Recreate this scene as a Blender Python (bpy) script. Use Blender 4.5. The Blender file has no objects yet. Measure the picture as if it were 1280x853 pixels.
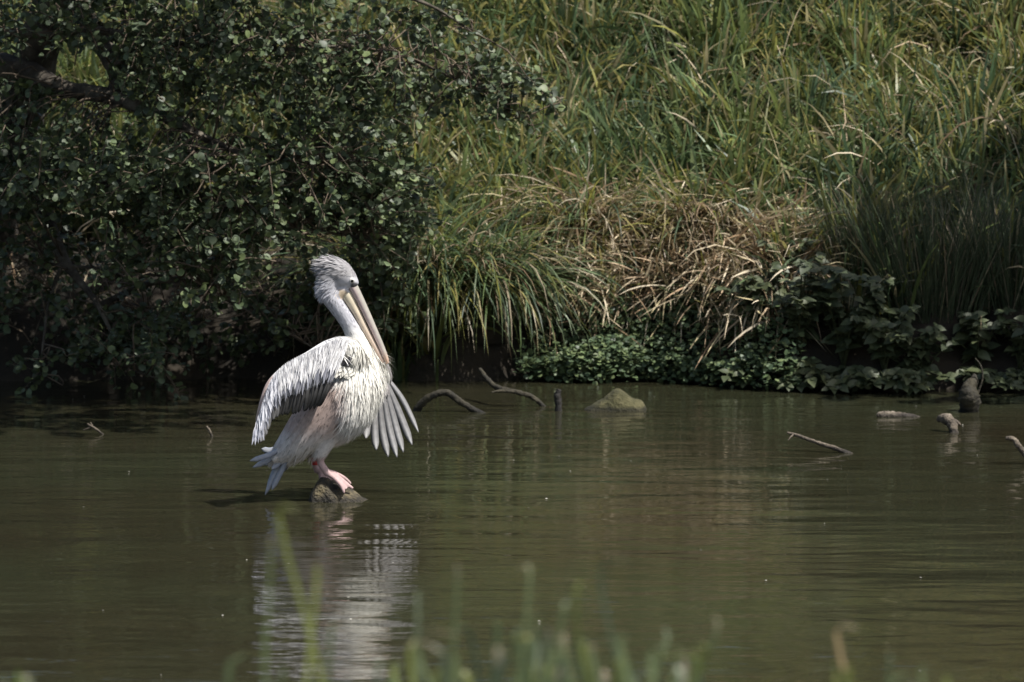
import bpy, bmesh, math, random
import numpy as np
from mathutils import Vector, Matrix
from mathutils.bvhtree import BVHTree

R = math.radians

random.seed(7)
scene = bpy.context.scene
COL = scene.collection

# ------------------------------------------------------------------ camera, sky, sun, exposure
CAM_H = 2.0
PITCH = math.atan(401.0 / 4800.0)
cam_d = bpy.data.cameras.new('camera')
cam_d.lens = 135.0
cam_d.sensor_width = 36.0
cam_d.clip_start = 0.1
cam_d.clip_end = 2000.0
cam_d.dof.use_dof = True
cam_d.dof.focus_distance = 16.0
cam_d.dof.aperture_fstop = 5.6
cam = bpy.data.objects.new('camera', cam_d)
cam.location = (0, 0, CAM_H)
cam.rotation_euler = (R(90) - PITCH, 0, 0)
COL.objects.link(cam)
scene.camera = cam

SUN_EL, SUN_FRONT = R(58), R(32)          # height; turned from the right towards the viewer
SUN = Vector((math.cos(SUN_EL) * math.cos(SUN_FRONT), -math.cos(SUN_EL) * math.sin(SUN_FRONT), math.sin(SUN_EL)))
world = bpy.data.worlds.new('World')
scene.world = world
world.use_nodes = True
wn = world.node_tree
bg = wn.nodes['Background']
sky = wn.nodes.new('ShaderNodeTexSky')
sky.sky_type = 'NISHITA'
sky.sun_disc = False
sky.sun_elevation = SUN_EL
sky.sun_rotation = math.atan2(SUN.x, SUN.y)
sky.air_density = 1.3
sky.dust_density = 3.0
wn.links.new(sky.outputs[0], bg.inputs[0])
bg.inputs[1].default_value = 0.09
sun_d = bpy.data.lights.new('sun', 'SUN')
sun_d.energy = 5.0
sun_d.angle = R(0.53)
sun_d.color = (1.0, 0.965, 0.91)
sun = bpy.data.objects.new('sun', sun_d)
sun.rotation_euler = SUN.to_track_quat('Z', 'Y').to_euler()
COL.objects.link(sun)
scene.view_settings.view_transform = 'Standard'
scene.view_settings.look = 'None'
scene.view_settings.gamma = 1.0
scene.view_settings.exposure = 0.5

# ------------------------------------------------------------------ helpers
F = 4800.0
FWD = np.array([0, math.cos(PITCH), -math.sin(PITCH)])
UP = np.array([0, math.sin(PITCH), math.cos(PITCH)])
def ray(px, py):
    return FWD + UP * ((426.5 - py) / F) + np.array([1, 0, 0]) * ((px - 640.0) / F)
def at(px, py, Y):
    """measured point of the photograph, at real distance Y"""
    d = ray(px, py)
    return np.array([0, 0, CAM_H]) + d * (Y / d[1])
def on_water(px, py, z=0.0):
    d = ray(px, py)
    return np.array([0, 0, CAM_H]) + d * ((z - CAM_H) / d[2])

def tag(o, label=None, cat=None, group=None, kind=None):
    if label: o['label'] = label
    if cat: o['category'] = cat
    if group: o['group'] = group
    if kind: o['kind'] = kind
    return o
def empty(name, loc=(0, 0, 0)):
    o = bpy.data.objects.new(name, None)
    o.empty_display_size = 0.1
    o.location = loc
    COL.objects.link(o)
    return o
def mesh_np(name, verts, quads=None, tris=None, cols=None, smooth=True):
    verts = np.asarray(verts, dtype=np.float64)
    m = bpy.data.meshes.new(name)
    fl = []
    nq = 0 if quads is None else len(quads)
    nt = 0 if tris is None else len(tris)
    m.vertices.add(len(verts))
    m.vertices.foreach_set('co', verts.astype(np.float32).ravel())
    m.loops.add(nq * 4 + nt * 3)
    m.polygons.add(nq + nt)
    parts, starts = [], []
    if nq:
        parts.append(np.asarray(quads).ravel()); starts.append(np.arange(nq) * 4)
    if nt:
        parts.append(np.asarray(tris).ravel()); starts.append(nq * 4 + np.arange(nt) * 3)
    m.loops.foreach_set('vertex_index', np.concatenate(parts).astype(np.int32))
    m.polygons.foreach_set('loop_start', np.concatenate(starts).astype(np.int32))
    m.polygons.foreach_set('use_smooth', np.full(nq + nt, smooth, dtype=bool))
    m.update(calc_edges=True)
    if cols is not None:
        set_cols(m, cols)
    return m
def set_cols(m, cols):
    a = m.color_attributes.new(name='Col', type='FLOAT_COLOR', domain='POINT')
    c = np.ones((len(m.vertices), 4), dtype=np.float32)
    c[:, :3] = np.clip(cols, 0, 1)
    a.data.foreach_set('color', c.ravel())
def link(name, mesh, mat, parent=None, loc=None):
    o = bpy.data.objects.new(name, mesh)
    if mat is not None and len(mesh.materials) == 0:
        mesh.materials.append(mat)
    COL.objects.link(o)
    if parent is not None: o.parent = parent
    if loc is not None: o.location = loc
    return o
def smoothnoise(x, y, seed=0, scale=1.0):
    """cheap sum-of-sines value field, about -1..1"""
    r = np.random.default_rng(seed)
    out = 0.0
    for k in range(6):
        a = r.uniform(0, 2 * math.pi); f = scale * r.uniform(0.6, 2.2); p = r.uniform(0, 6.28)
        out = out + np.sin((x * math.cos(a) + y * math.sin(a)) * f + p) / (1 + 0.3 * k)
    return out / 3.0
def catmull(pts, n):
    pts = np.asarray(pts, dtype=float)
    k = len(pts)
    t = np.linspace(0, k - 1, n)
    i = np.clip(t.astype(int), 0, k - 2)
    f = (t - i)[:, None]
    g = lambda j: pts[np.clip(j, 0, k - 1)]
    p0, p1, p2, p3 = g(i - 1), g(i), g(i + 1), g(i + 2)
    return 0.5 * ((2 * p1) + (-p0 + p2) * f + (2 * p0 - 5 * p1 + 4 * p2 - p3) * f ** 2 + (-p0 + 3 * p1 - 3 * p2 + p3) * f ** 3)
def tube(pts, radii, ring=10, n=None, squash=None, rough=0.0, seed=0, ref=(0.0, 1.0, 0.0)):
    """closed tapered tube through pts; returns verts, quads, tris"""
    pts = np.asarray(pts, dtype=float); radii = np.asarray(radii, dtype=float)
    if n is None: n = max(4, 3 * (len(pts) - 1) + 1)
    P = catmull(pts, n); Rr = np.maximum(catmull(radii[:, None], n)[:, 0], 1e-4)
    Sq = np.ones(n) if squash is None else catmull(np.asarray(squash, float)[:, None], n)[:, 0]
    T = np.gradient(P, axis=0); T /= np.linalg.norm(T, axis=1)[:, None] + 1e-9
    B = np.tile(np.asarray(ref, float), (n, 1))
    B = B - T * np.sum(B * T, axis=1)[:, None]
    ln = np.linalg.norm(B, axis=1)
    B[ln < 0.05] = (1.0, 0, 0)
    B = B - T * np.sum(B * T, axis=1)[:, None]
    B /= np.linalg.norm(B, axis=1)[:, None]
    N = np.cross(B, T)
    r = np.random.default_rng(seed)
    a = np.linspace(0, 2 * math.pi, ring, endpoint=False)
    jit = 1 + rough * r.normal(size=(n, ring))
    V = P[:, None] + (N[:, None] * np.cos(a)[None, :, None] + B[:, None] * np.sin(a)[None, :, None] * Sq[:, None, None]) * (Rr[:, None] * jit)[:, :, None]
    V = V.reshape(-1, 3)
    q = []
    i = np.arange(n - 1)[:, None] * ring; j = np.arange(ring)[None]; j2 = (j + 1) % ring
    q = np.stack([i + j, i + j2, i + ring + j2, i + ring + j], axis=-1).reshape(-1, 4)
    c0, c1 = len(V), len(V) + 1
    V = np.vstack([V, P[0], P[-1]])
    jj = np.arange(ring)
    t0 = np.stack([np.full(ring, c0), (jj + 1) % ring, jj], axis=1)
    base = (n - 1) * ring
    t1 = np.stack([np.full(ring, c1), base + jj, base + (jj + 1) % ring], axis=1)
    return V, q, np.vstack([t0, t1])
class Acc:
    """collects pieces of ONE mesh"""
    def __init__(s): s.v, s.q, s.t, s.c, s.n = [], [], [], [], 0
    def add(s, v, q=None, t=None, c=None):
        v = np.asarray(v, float)
        if q is not None and len(q): s.q.append(np.asarray(q) + s.n)
        if t is not None and len(t): s.t.append(np.asarray(t) + s.n)
        s.v.append(v); s.n += len(v)
        if c is None: c = (0.5, 0.5, 0.5)
        c = np.asarray(c, float)
        s.c.append(np.tile(c, (len(v), 1)) if c.ndim == 1 else c)
    def mesh(s, name, smooth=True):
        return mesh_np(name, np.vstack(s.v), np.vstack(s.q) if s.q else None, np.vstack(s.t) if s.t else None, np.vstack(s.c), smooth)

# ------------------------------------------------------------------ materials
def mat_new(name):
    m = bpy.data.materials.new(name); m.use_nodes = True
    return m, m.node_tree.nodes, m.node_tree.links, m.node_tree.nodes['Principled BSDF']
def mat_leaf(name, rough=0.45, trans=0.25, spec=0.5, noise=0.25, nscale=30.0):
    m, N, L, P = mat_new(name)
    at_ = N.new('ShaderNodeAttribute'); at_.attribute_name = 'Col'
    tc = N.new('ShaderNodeTexCoord')
    nz = N.new('ShaderNodeTexNoise'); nz.inputs['Scale'].default_value = nscale; nz.inputs['Detail'].default_value = 4
    L.new(tc.outputs['Object'], nz.inputs['Vector'])
    mr = N.new('ShaderNodeMapRange'); mr.inputs[1].default_value = 0.3; mr.inputs[2].default_value = 0.7
    mr.inputs[3].default_value = 1 - noise; mr.inputs[4].default_value = 1 + noise
    L.new(nz.outputs[0], mr.inputs[0])
    mx = N.new('ShaderNodeMix'); mx.data_type = 'RGBA'; mx.blend_type = 'MULTIPLY'; mx.inputs[0].default_value = 1
    L.new(at_.outputs['Color'], mx.inputs[6]); L.new(mr.outputs[0], mx.inputs[7])
    L.new(mx.outputs[2], P.inputs['Base Color'])
    P.inputs['Roughness'].default_value = rough
    P.inputs['Specular IOR Level'].default_value = spec
    if trans > 0:
        tr = N.new('ShaderNodeBsdfTranslucent'); L.new(mx.outputs[2], tr.inputs['Color'])
        ms = N.new('ShaderNodeMixShader'); ms.inputs[0].default_value = trans
        L.new(P.outputs[0], ms.inputs[1]); L.new(tr.outputs[0], ms.inputs[2])
        L.new(ms.outputs[0], N['Material Output'].inputs['Surface'])
    return m
def mat_noise(name, c0, c1, c2, scale, rough=0.85, bump=0.01, detail=8, wet=False):
    """three-tone mottled earth, bark or stone"""
    m, N, L, P = mat_new(name)
    tc = N.new('ShaderNodeTexCoord')
    nz = N.new('ShaderNodeTexNoise'); nz.inputs['Scale'].default_value = scale; nz.inputs['Detail'].default_value = detail; nz.inputs['Roughness'].default_value = 0.65
    L.new(tc.outputs['Object'], nz.inputs['Vector'])
    cr = N.new('ShaderNodeValToRGB'); e = cr.color_ramp.elements
    e[0].position = 0.33; e[0].color = (*c0, 1); e[1].position = 0.68; e[1].color = (*c2, 1)
    k = e.new(0.5); k.color = (*c1, 1)
    L.new(nz.outputs[0], cr.inputs[0])
    if wet:       # soaked dark band just above the waterline
        ge = N.new('ShaderNodeNewGeometry'); sp = N.new('ShaderNodeSeparateXYZ'); L.new(ge.outputs['Position'], sp.inputs[0])
        ad = N.new('ShaderNodeMath'); ad.operation = 'MULTIPLY_ADD'; ad.inputs[1].default_value = 0.03; L.new(nz.outputs[0], ad.inputs[0]); L.new(sp.outputs['Z'], ad.inputs[2])
        wr = N.new('ShaderNodeMapRange'); wr.inputs[1].default_value = 0.028; wr.inputs[2].default_value = 0.042; wr.inputs[3].default_value = 0.35; wr.inputs[4].default_value = 1.0
        L.new(ad.outputs[0], wr.inputs[0])
        wm = N.new('ShaderNodeMix'); wm.data_type = 'RGBA'; wm.blend_type = 'MULTIPLY'; wm.inputs[0].default_value = 1
        L.new(cr.outputs[0], wm.inputs[6]); L.new(wr.outputs[0], wm.inputs[7]); L.new(wm.outputs[2], P.inputs['Base Color'])
    else:
        L.new(cr.outputs[0], P.inputs['Base Color'])
    n2 = N.new('ShaderNodeTexNoise'); n2.inputs['Scale'].default_value = scale * 4; n2.inputs['Detail'].default_value = 8
    L.new(tc.outputs['Object'], n2.inputs['Vector'])
    bp = N.new('ShaderNodeBump'); bp.inputs['Strength'].default_value = 1.0; bp.inputs['Distance'].default_value = bump
    L.new(n2.outputs[0], bp.inputs['Height']); L.new(bp.outputs[0], P.inputs['Normal'])
    P.inputs['Roughness'].default_value = rough
    return m
M_soil = mat_noise('soil', (0.008, 0.007, 0.004), (0.016, 0.012, 0.007), (0.035, 0.026, 0.015), 3.0, 0.95, 0.02)
M_bark = mat_noise('bark', (0.025, 0.02, 0.016), (0.06, 0.05, 0.038), (0.15, 0.13, 0.10), 9.0, 0.9, 0.015)
M_twig = mat_noise('twig_bark', (0.04, 0.03, 0.02), (0.09, 0.065, 0.045), (0.2, 0.16, 0.11), 14.0, 0.85, 0.003)
M_dead = mat_noise('dead_wood', (0.04, 0.032, 0.024), (0.10, 0.08, 0.058), (0.22, 0.185, 0.14), 18.0, 0.85, 0.01, wet=True)
M_wetwood = mat_noise('wet_mossy_wood', (0.009, 0.008, 0.005), (0.025, 0.021, 0.011), (0.05, 0.042, 0.022), 14.0, 0.85, 0.01, wet=True)
M_mossrock = mat_noise('mossy_rock', (0.02, 0.017, 0.011), (0.065, 0.054, 0.033), (0.15, 0.12, 0.065), 22.0, 0.8, 0.02, wet=True)
M_stone = mat_noise('algae_stone', (0.022, 0.022, 0.007), (0.048, 0.045, 0.016), (0.095, 0.085, 0.04), 11.0, 0.95, 0.02, wet=True)
M_sedge = mat_leaf('sedge_blade', 0.44, 0.42, 0.5, 0.2, 12)
M_straw = mat_leaf('dead_sedge', 0.7, 0.15, 0.3, 0.25, 12)
M_rush = mat_leaf('rush_culm', 0.5, 0.05, 0.4, 0.2, 12)
M_treeleaf = mat_leaf('tree_leaf', 0.5, 0.15, 0.4, 0.25, 40)
M_herb = mat_leaf('herb_leaf', 0.5, 0.2, 0.4, 0.25, 40)
M_feather = mat_leaf('feather', 0.7, 0.12, 0.2, 0.12, 60)
M_skin = mat_leaf('bare_skin', 0.45, 0.0, 0.4, 0.15, 60)
M_bill = mat_leaf('bill_horn', 0.35, 0.0, 0.5, 0.12, 40)

# ------------------------------------------------------------------ terrain and water
def waterline(x):
    x = np.asarray(x, float)
    s = 1 / (1 + np.exp(-(x - 1.2) / 0.25))
    return 21.35 - 0.62 * s + 0.06 * np.sin(x * 3.1) + 0.04 * np.sin(x * 7.7 + 1) + 0.012 * np.clip(np.abs(x) - 6, 0, 80) ** 1.3
def bank_z(x, y):
    d = y - waterline(x)
    up = 0.25 * (1 - np.exp(-np.maximum(d, 0) / 0.15)) + 8.5 * (1 - np.exp(-0.62 * np.maximum(d, 0) / 8.5))
    far = np.where(d > 0, up + 0.06 * smoothnoise(x, y, 3, 2.5) * np.clip(d, 0, 1), np.maximum(0.9 * d, -0.7))
    e = 9.0 + 0.15 * np.sin(x * 1.7) - y
    near = np.where(e > 0, 0.55 * (1 - np.exp(-e / 3.0)), np.maximum(0.5 * e, -0.7))
    return np.maximum(far, near)
gx = np.unique(np.concatenate([np.linspace(-300, -20, 24), np.linspace(-20, -5, 31), np.linspace(-5, 5, 101), np.linspace(5, 20, 31), np.linspace(20, 300, 24)]))
gy = np.unique(np.concatenate([np.linspace(-200, -10, 15), np.linspace(-10, 20, 41), np.linspace(20, 25, 81), np.linspace(25, 45, 41), np.linspace(45, 600, 40)]))
GX, GY = np.meshgrid(gx, gy)
GZ = bank_z(GX, GY)
nx, ny = len(gx), len(gy)
ii = (np.arange(ny - 1)[:, None] * nx + np.arange(nx - 1)[None]).ravel()
g = link('ground', mesh_np('ground', np.stack([GX, GY, GZ], -1).reshape(-1, 3), np.stack([ii, ii + 1, ii + nx + 1, ii + nx], 1)), M_soil)
tag(g, kind='structure')

def mat_water():
    m, N, L, P = mat_new('pond_water')
    tc = N.new('ShaderNodeTexCoord')
    def noise(scale, sx, sy, detail, rough, loc=0.0, dist=0.0):
        mp = N.new('ShaderNodeMapping'); mp.inputs['Scale'].default_value = (sx, sy, 1); mp.inputs['Location'].default_value = (loc, loc * 0.7, loc)
        L.new(tc.outputs['Object'], mp.inputs[0])
        n = N.new('ShaderNodeTexNoise'); n.inputs['Scale'].default_value = scale; n.inputs['Detail'].default_value = detail; n.inputs['Roughness'].default_value = rough; n.inputs['Distortion'].default_value = dist
        L.new(mp.outputs[0], n.inputs['Vector'])
        return n.outputs[0]
    def math_(op, a, b):
        k = N.new('ShaderNodeMath'); k.operation = op
        for i, v in enumerate((a, b)):
            if isinstance(v, (int, float)): k.inputs[i].default_value = v
            else: L.new(v, k.inputs[i])
        return k.outputs[0]
    big = noise(1.0, 1.1, 2.6, 2, 0.5, 3.1)       # long lazy swell
    mid = noise(1.0, 2.4, 8.0, 3, 0.55, 7.7, 0.8)       # ripples
    fine = noise(1.0, 16.0, 30.0, 3, 0.55, 1.3)   # wind texture
    patch = noise(1.0, 0.35, 0.5, 2, 0.5, 11.0)   # calm and ruffled patches
    pm = N.new('ShaderNodeMapRange'); pm.inputs[1].default_value = 0.35; pm.inputs[2].default_value = 0.65; pm.inputs[3].default_value = 0.35; pm.inputs[4].default_value = 1.5
    L.new(patch, pm.inputs[0])
    h = math_('ADD', math_('MULTIPLY', big, 0.014), math_('MULTIPLY', math_('MULTIPLY', mid, 0.0040), pm.outputs[0]))
    h = math_('ADD', h, math_('MULTIPLY', math_('MULTIPLY', fine, 0.0003), pm.outputs[0]))
    bp = N.new('ShaderNodeBump'); bp.inputs['Strength'].default_value = 1.0; bp.inputs['Distance'].default_value = 1.0
    L.new(h, bp.inputs['Height']); L.new(bp.outputs[0], P.inputs['Normal'])
    # silt and algae held in the water
    silt = noise(1.0, 0.5, 0.35, 4, 0.55, 5.0)
    cr = N.new('ShaderNodeValToRGB'); e = cr.color_ramp.elements
    e[0].position = 0.35; e[0].color = (0.023, 0.0195, 0.011, 1); e[1].position = 0.65; e[1].color = (0.026, 0.028, 0.015, 1)
    L.new(silt, cr.inputs[0]); L.new(cr.outputs[0], P.inputs['Base Color'])
    P.inputs['Roughness'].default_value = 0.04
    P.inputs['IOR'].default_value = 1.333
    return m
wx = np.linspace(-120, 120, 25); wy = np.linspace(2, 62, 13)
WX, WY = np.meshgrid(wx, wy)
ii = (np.arange(len(wy) - 1)[:, None] * len(wx) + np.arange(len(wx) - 1)[None]).ravel()
wv = np.stack([WX, WY, 0 * WX], -1).reshape(-1, 3)
w = link('pond_water', mesh_np('pond_water', wv, np.stack([ii, ii + 1, ii + len(wx) + 1, ii + len(wx)], 1)), mat_water())
tag(w, kind='structure')

# ------------------------------------------------------------------ blades
def blades(root, yaw, lean, curl, length, width, c0, c1, rows=6, power=1.4, twist=None):
    """many grass blades as one mesh; all arguments are arrays of N"""
    n = len(root)
    s = np.linspace(0, 1, rows)
    th = lean[:, None] + curl[:, None] * s[None] ** power
    d = np.stack([np.sin(th) * np.cos(yaw)[:, None], np.sin(th) * np.sin(yaw)[:, None], np.cos(th)], -1)
    seg = length[:, None, None] / (rows - 1)
    P = root[:, None] + np.concatenate([np.zeros((n, 1, 3)), np.cumsum((d[:, 1:] + d[:, :-1]) * 0.5 * seg, axis=1)], axis=1)
    side = np.stack([-np.sin(yaw), np.cos(yaw), np.zeros(n)], -1)[:, None]
    if twist is None: twist = np.zeros(n)
    tw = twist[:, None] * (0.4 + s[None])
    nrm = np.cross(np.broadcast_to(side, d.shape), d)
    side = side * np.cos(tw)[..., None] + nrm * np.sin(tw)[..., None]
    prof = np.minimum(0.55 + 2.0 * s, 1.0) * (1 - s ** 3.0)
    wv = side * (width[:, None] * prof[None])[..., None] * 0.5
    V = np.stack([P - wv, P + wv], axis=2)
    V = V.reshape(n, rows * 2, 3)
    b = (np.arange(n) * rows * 2)[:, None, None]
    i = np.arange(rows - 1)[None, :, None] * 2
    q = np.concatenate([b + i, b + i + 1, b + i + 3, b + i + 2], axis=2).reshape(-1, 4)
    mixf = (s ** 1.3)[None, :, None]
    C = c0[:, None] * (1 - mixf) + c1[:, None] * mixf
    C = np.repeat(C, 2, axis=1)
    return V.reshape(-1, 3), q, C.reshape(-1, 3)
GREENS = np.array([[0.118, 0.172, 0.064], [0.084, 0.134, 0.068], [0.152, 0.200, 0.104], [0.180, 0.215, 0.066], [0.044, 0.074, 0.038]])
OLDS = np.array([[0.28, 0.27, 0.065], [0.34, 0.29, 0.11], [0.24, 0.23, 0.07], [0.38, 0.32, 0.18]])
STRAWS = np.array([[0.42, 0.35, 0.24], [0.33, 0.25, 0.165], [0.52, 0.45, 0.33], [0.24, 0.165, 0.10], [0.40, 0.34, 0.20]])
def pick(pal, n, r, jit=0.15):
    return pal[r.integers(0, len(pal), n)] * (1 + r.normal(size=(n, 1)) * jit)
def ground_root(x, y, sink=0.02):
    return np.stack([x, y, bank_z(x, y) - sink], -1)
def tussock_field(seed, x0, x1, d0, d1, cell, per, lmin, lmax, wmul=1.0, old=0.17, keep=None):
    r = np.random.default_rng(seed)
    cx, cd = np.meshgrid(np.arange(x0, x1, cell), np.arange(d0, d1, cell * 0.9))
    cx = cx.ravel() + r.uniform(-.5, .5, cx.size) * cell; cd = cd.ravel() + r.uniform(-.5, .5, cd.size) * cell
    cd = np.maximum(cd, 0.03)
    if keep is not None:
        k = keep(cx, cd, r); cx, cd = cx[k], cd[k]
    m = len(cx)
    vig = r.uniform(0.75, 1.2, m) * (1 + 0.22 * smoothnoise(cx, cd, 21, 2.2))
    cnt = (per * r.uniform(0.5, 1.4, m)).astype(int)
    t = np.repeat(np.arange(m), cnt); n = len(t)
    yaw = r.uniform(0, 2 * math.pi, n)
    rad = np.abs(r.normal(size=n)) * cell * 0.24
    x = cx[t] + np.cos(yaw) * rad; y = waterline(cx[t]) + cd[t] + np.sin(yaw) * rad
    # blades lean out of their tussock, with a pull downhill towards the water
    bias = r.uniform(0.0, 0.9, m)[t]
    yaw = np.arctan2(np.sin(yaw) - bias, np.cos(yaw) + r.normal(size=m)[t] * 0.25)
    lean = np.abs(r.normal(size=n)) * 0.38 + 0.06
    curl = np.clip(r.normal(0.85, 0.6, n), 0.02, 2.5)
    length = r.uniform(lmin, lmax, n) * vig[t]
    width = r.uniform(0.014, 0.033, n) * wmul
    hue = (0.5 * pick(GREENS, m, r, 0.15)[t] + 0.5 * pick(GREENS, n, r, 0.15)) * (1 + r.normal(size=(n, 1)) * 0.24).clip(0.4, 1.8)
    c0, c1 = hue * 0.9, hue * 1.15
    o = r.random(n) < old * (0.5 + 1.0 * (smoothnoise(cx, cd, 33, 1.6)[t] + 0.5).clip(0, 1.5))
    c1[o] = pick(OLDS, o.sum(), r); c0[o] = 0.45 * c0[o] + 0.55 * c1[o] * 0.8
    tip = (~o) & (r.random(n) < 0.22)
    c1[tip] = pick(OLDS, tip.sum(), r)
    return blades(ground_root(x, y), yaw, lean, curl, length, width, c0, c1, twist=r.normal(size=n) * 0.5)
def merge(parts):
    a = Acc()
    for v, q, c in parts: a.add(v, q, None, c)
    return a
def dead_density(x, d):
    """how thick the collapsed dead sedge lies: a band low on the open bank"""
    return np.exp(-((d - 0.45) / 0.30) ** 2) * np.clip((x + 0.25) / 0.5, 0, 1) * np.clip((1.75 - x) / 0.4, 0, 1) * np.clip((d - 0.1) / 0.1, 0, 1) * np.clip(0.75 + 0.6 * smoothnoise(x, d, 77, 3.0), 0.25, 1)
def keep_green(x, d, r):
    thin = dead_density(x, d)
    rush = (x > 2.15) & (d < 0.4)
    return (r.random(len(x)) > 0.62 * thin) & ~((x < -0.85) & (d < 0.9)) & ~rush & ~((x > -0.3) & (d < 0.22))
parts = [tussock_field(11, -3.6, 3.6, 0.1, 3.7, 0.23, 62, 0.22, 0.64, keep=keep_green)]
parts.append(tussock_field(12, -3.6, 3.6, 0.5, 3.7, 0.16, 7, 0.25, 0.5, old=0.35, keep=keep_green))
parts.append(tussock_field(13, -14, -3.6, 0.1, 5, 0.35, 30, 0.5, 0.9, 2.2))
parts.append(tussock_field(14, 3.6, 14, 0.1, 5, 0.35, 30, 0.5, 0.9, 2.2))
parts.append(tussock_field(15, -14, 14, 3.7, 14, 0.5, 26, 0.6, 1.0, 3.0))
o = link('bank_sedge_grass', merge(parts).mesh('bank_sedge_grass'), M_sedge)
tag(o, 'thick green sedge grass covering the sloping far bank', 'grass', kind='stuff')

# dead sedge: pale straw thatch hanging down the bank, and single dead blades among the green
def dead_blades():
    r = np.random.default_rng(41); out = []
    n = 30000
    x = r.uniform(-0.7, 2.35, n); d = r.uniform(0.05, 1.7, n)
    k = r.random(n) < dead_density(x, d) * 0.95
    x, d = x[k], d[k]; n = len(x)
    # combed in locks that fall downhill
    lock = smoothnoise(x, d, 51, 5.0)
    yaw = -math.pi / 2 + 0.9 * lock + r.normal(size=n) * 0.55
    lean = r.uniform(0.9, 2.5, n); curl = r.uniform(-0.1, 0.6, n)
    c1 = pick(STRAWS, n, r, 0.2) * 1.25; c0 = c1 * r.uniform(0.6, 1.0, (n, 1))
    out.append(blades(ground_root(x, waterline(x) + d, -0.02 - 0.0) + np.stack([0 * x, 0 * x, r.uniform(0.03, 0.30, n)], -1), yaw, lean, curl, r.uniform(0.18, 0.46, n), r.uniform(0.006, 0.015, n), c0, c1, twist=r.normal(size=n) * 0.9))
    n = 4200
    x = r.uniform(-3.4, 3.4, n); d = 0.15 + 3.4 * r.random(n)
    k = r.random(n) < 0.25 + 0.75 * (smoothnoise(x, d, 61, 2.0) > 0.1)
    x, d = x[k], d[k]; n = len(x)
    c1 = pick(STRAWS, n, r, 0.2)
    out.append(blades(ground_root(x, waterline(x) + d) + np.stack([0 * x, 0 * x, r.uniform(0, 0.15, n)], -1), r.uniform(0, 6.28, n), r.uniform(0.15, 1.2, n), r.uniform(0.5, 2.2, n), r.uniform(0.3, 0.75, n), r.uniform(0.006, 0.013, n), c1 * 0.8, c1, twist=r.normal(size=n) * 0.9))
    # a few snapped, kinked pale stalks catching the light
    return out
o = link('dead_sedge_thatch', merge(dead_blades()).mesh('dead_sedge_thatch'), M_straw)
tag(o, 'pale dead sedge blades hanging in a tangled thatch on the bank', 'dead grass', kind='stuff')

# hanging sedge tussocks by the water: each a thing of its own
def sedge_tussock(x, d, n, lmin, lmax, label, seed, yaw_c=-math.pi / 2, spread=1.3, old=0.35, droop=1.9, z=0.0):
    r = np.random.default_rng(seed)
    y = float(waterline(x)) + d
    base = np.array([x, y, float(bank_z(np.array(x), np.array(y))) + z])
    root = r.normal(size=(n, 3)) * np.array([0.11, 0.08, 0.03])
    yaw = yaw_c + r.normal(size=n) * spread
    c0 = pick(GREENS, n, r, 0.18) * 0.9; c1 = c0 * 1.15
    k = r.random(n) < old
    c1[k] = pick(np.vstack([OLDS, STRAWS]), k.sum(), r); c0[k] = c1[k] * 0.7
    a = Acc()
    v, q, c = blades(root, yaw, r.uniform(0.1, 0.7, n), np.clip(r.normal(droop, 0.5, n), 0.3, 2.9), r.uniform(lmin, lmax, n), r.uniform(0.009, 0.016, n), c0, c1, rows=8, power=1.1, twist=r.normal(size=n) * 0.4)
    a.add(v, q, None, c)
    t = empty('sedge_tussock', base)
    tag(t, label, 'sedge', 'sedge tussocks along the waterline')
    b = link('blade_mass', a.mesh('blade_mass'), M_sedge, t); b['kind'] = 'stuff'
    # root crown that carries the blades
    v, q, tt = tube([(0, 0, -0.14), (0, 0, -0.02), (0, 0, 0.07)], [0.16, 0.13, 0.03], 12, 7, rough=0.1, seed=seed)
    ac = Acc(); ac.add(v, q, tt)
    link('root_crown', ac.mesh('root_crown'), M_soil, t)
    return t
sedge_tussock(-0.50, 0.25, 520, 0.75, 1.2, 'big dark sedge tussock arching into the water beside the overhanging tree', 71, -math.pi / 2 + 0.1, 1.0, 0.25)
sedge_tussock(-0.15, 0.22, 420, 0.7, 1.1, 'sedge tussock with drooping yellow-green blades above the arched sunken branch', 72, -math.pi / 2 + 0.2, 0.9, 0.3)
sedge_tussock(-0.85, 0.30, 320, 0.6, 1.0, 'shaded sedge tussock under the right edge of the tree foliage', 73, -math.pi / 2 + 0.1, 1.1, 0.3)
sedge_tussock(0.45, 0.62, 380, 0.55, 0.95, 'straw-streaked sedge tussock hanging over the watercress behind the smooth stone', 174, -math.pi / 2, 1.0, 0.75)
sedge_tussock(1.05, 0.75, 300, 0.5, 0.85, 'pale half-dead sedge tussock above the broad-leaved plants', 75, -math.pi / 2, 1.2, 0.8)

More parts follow.
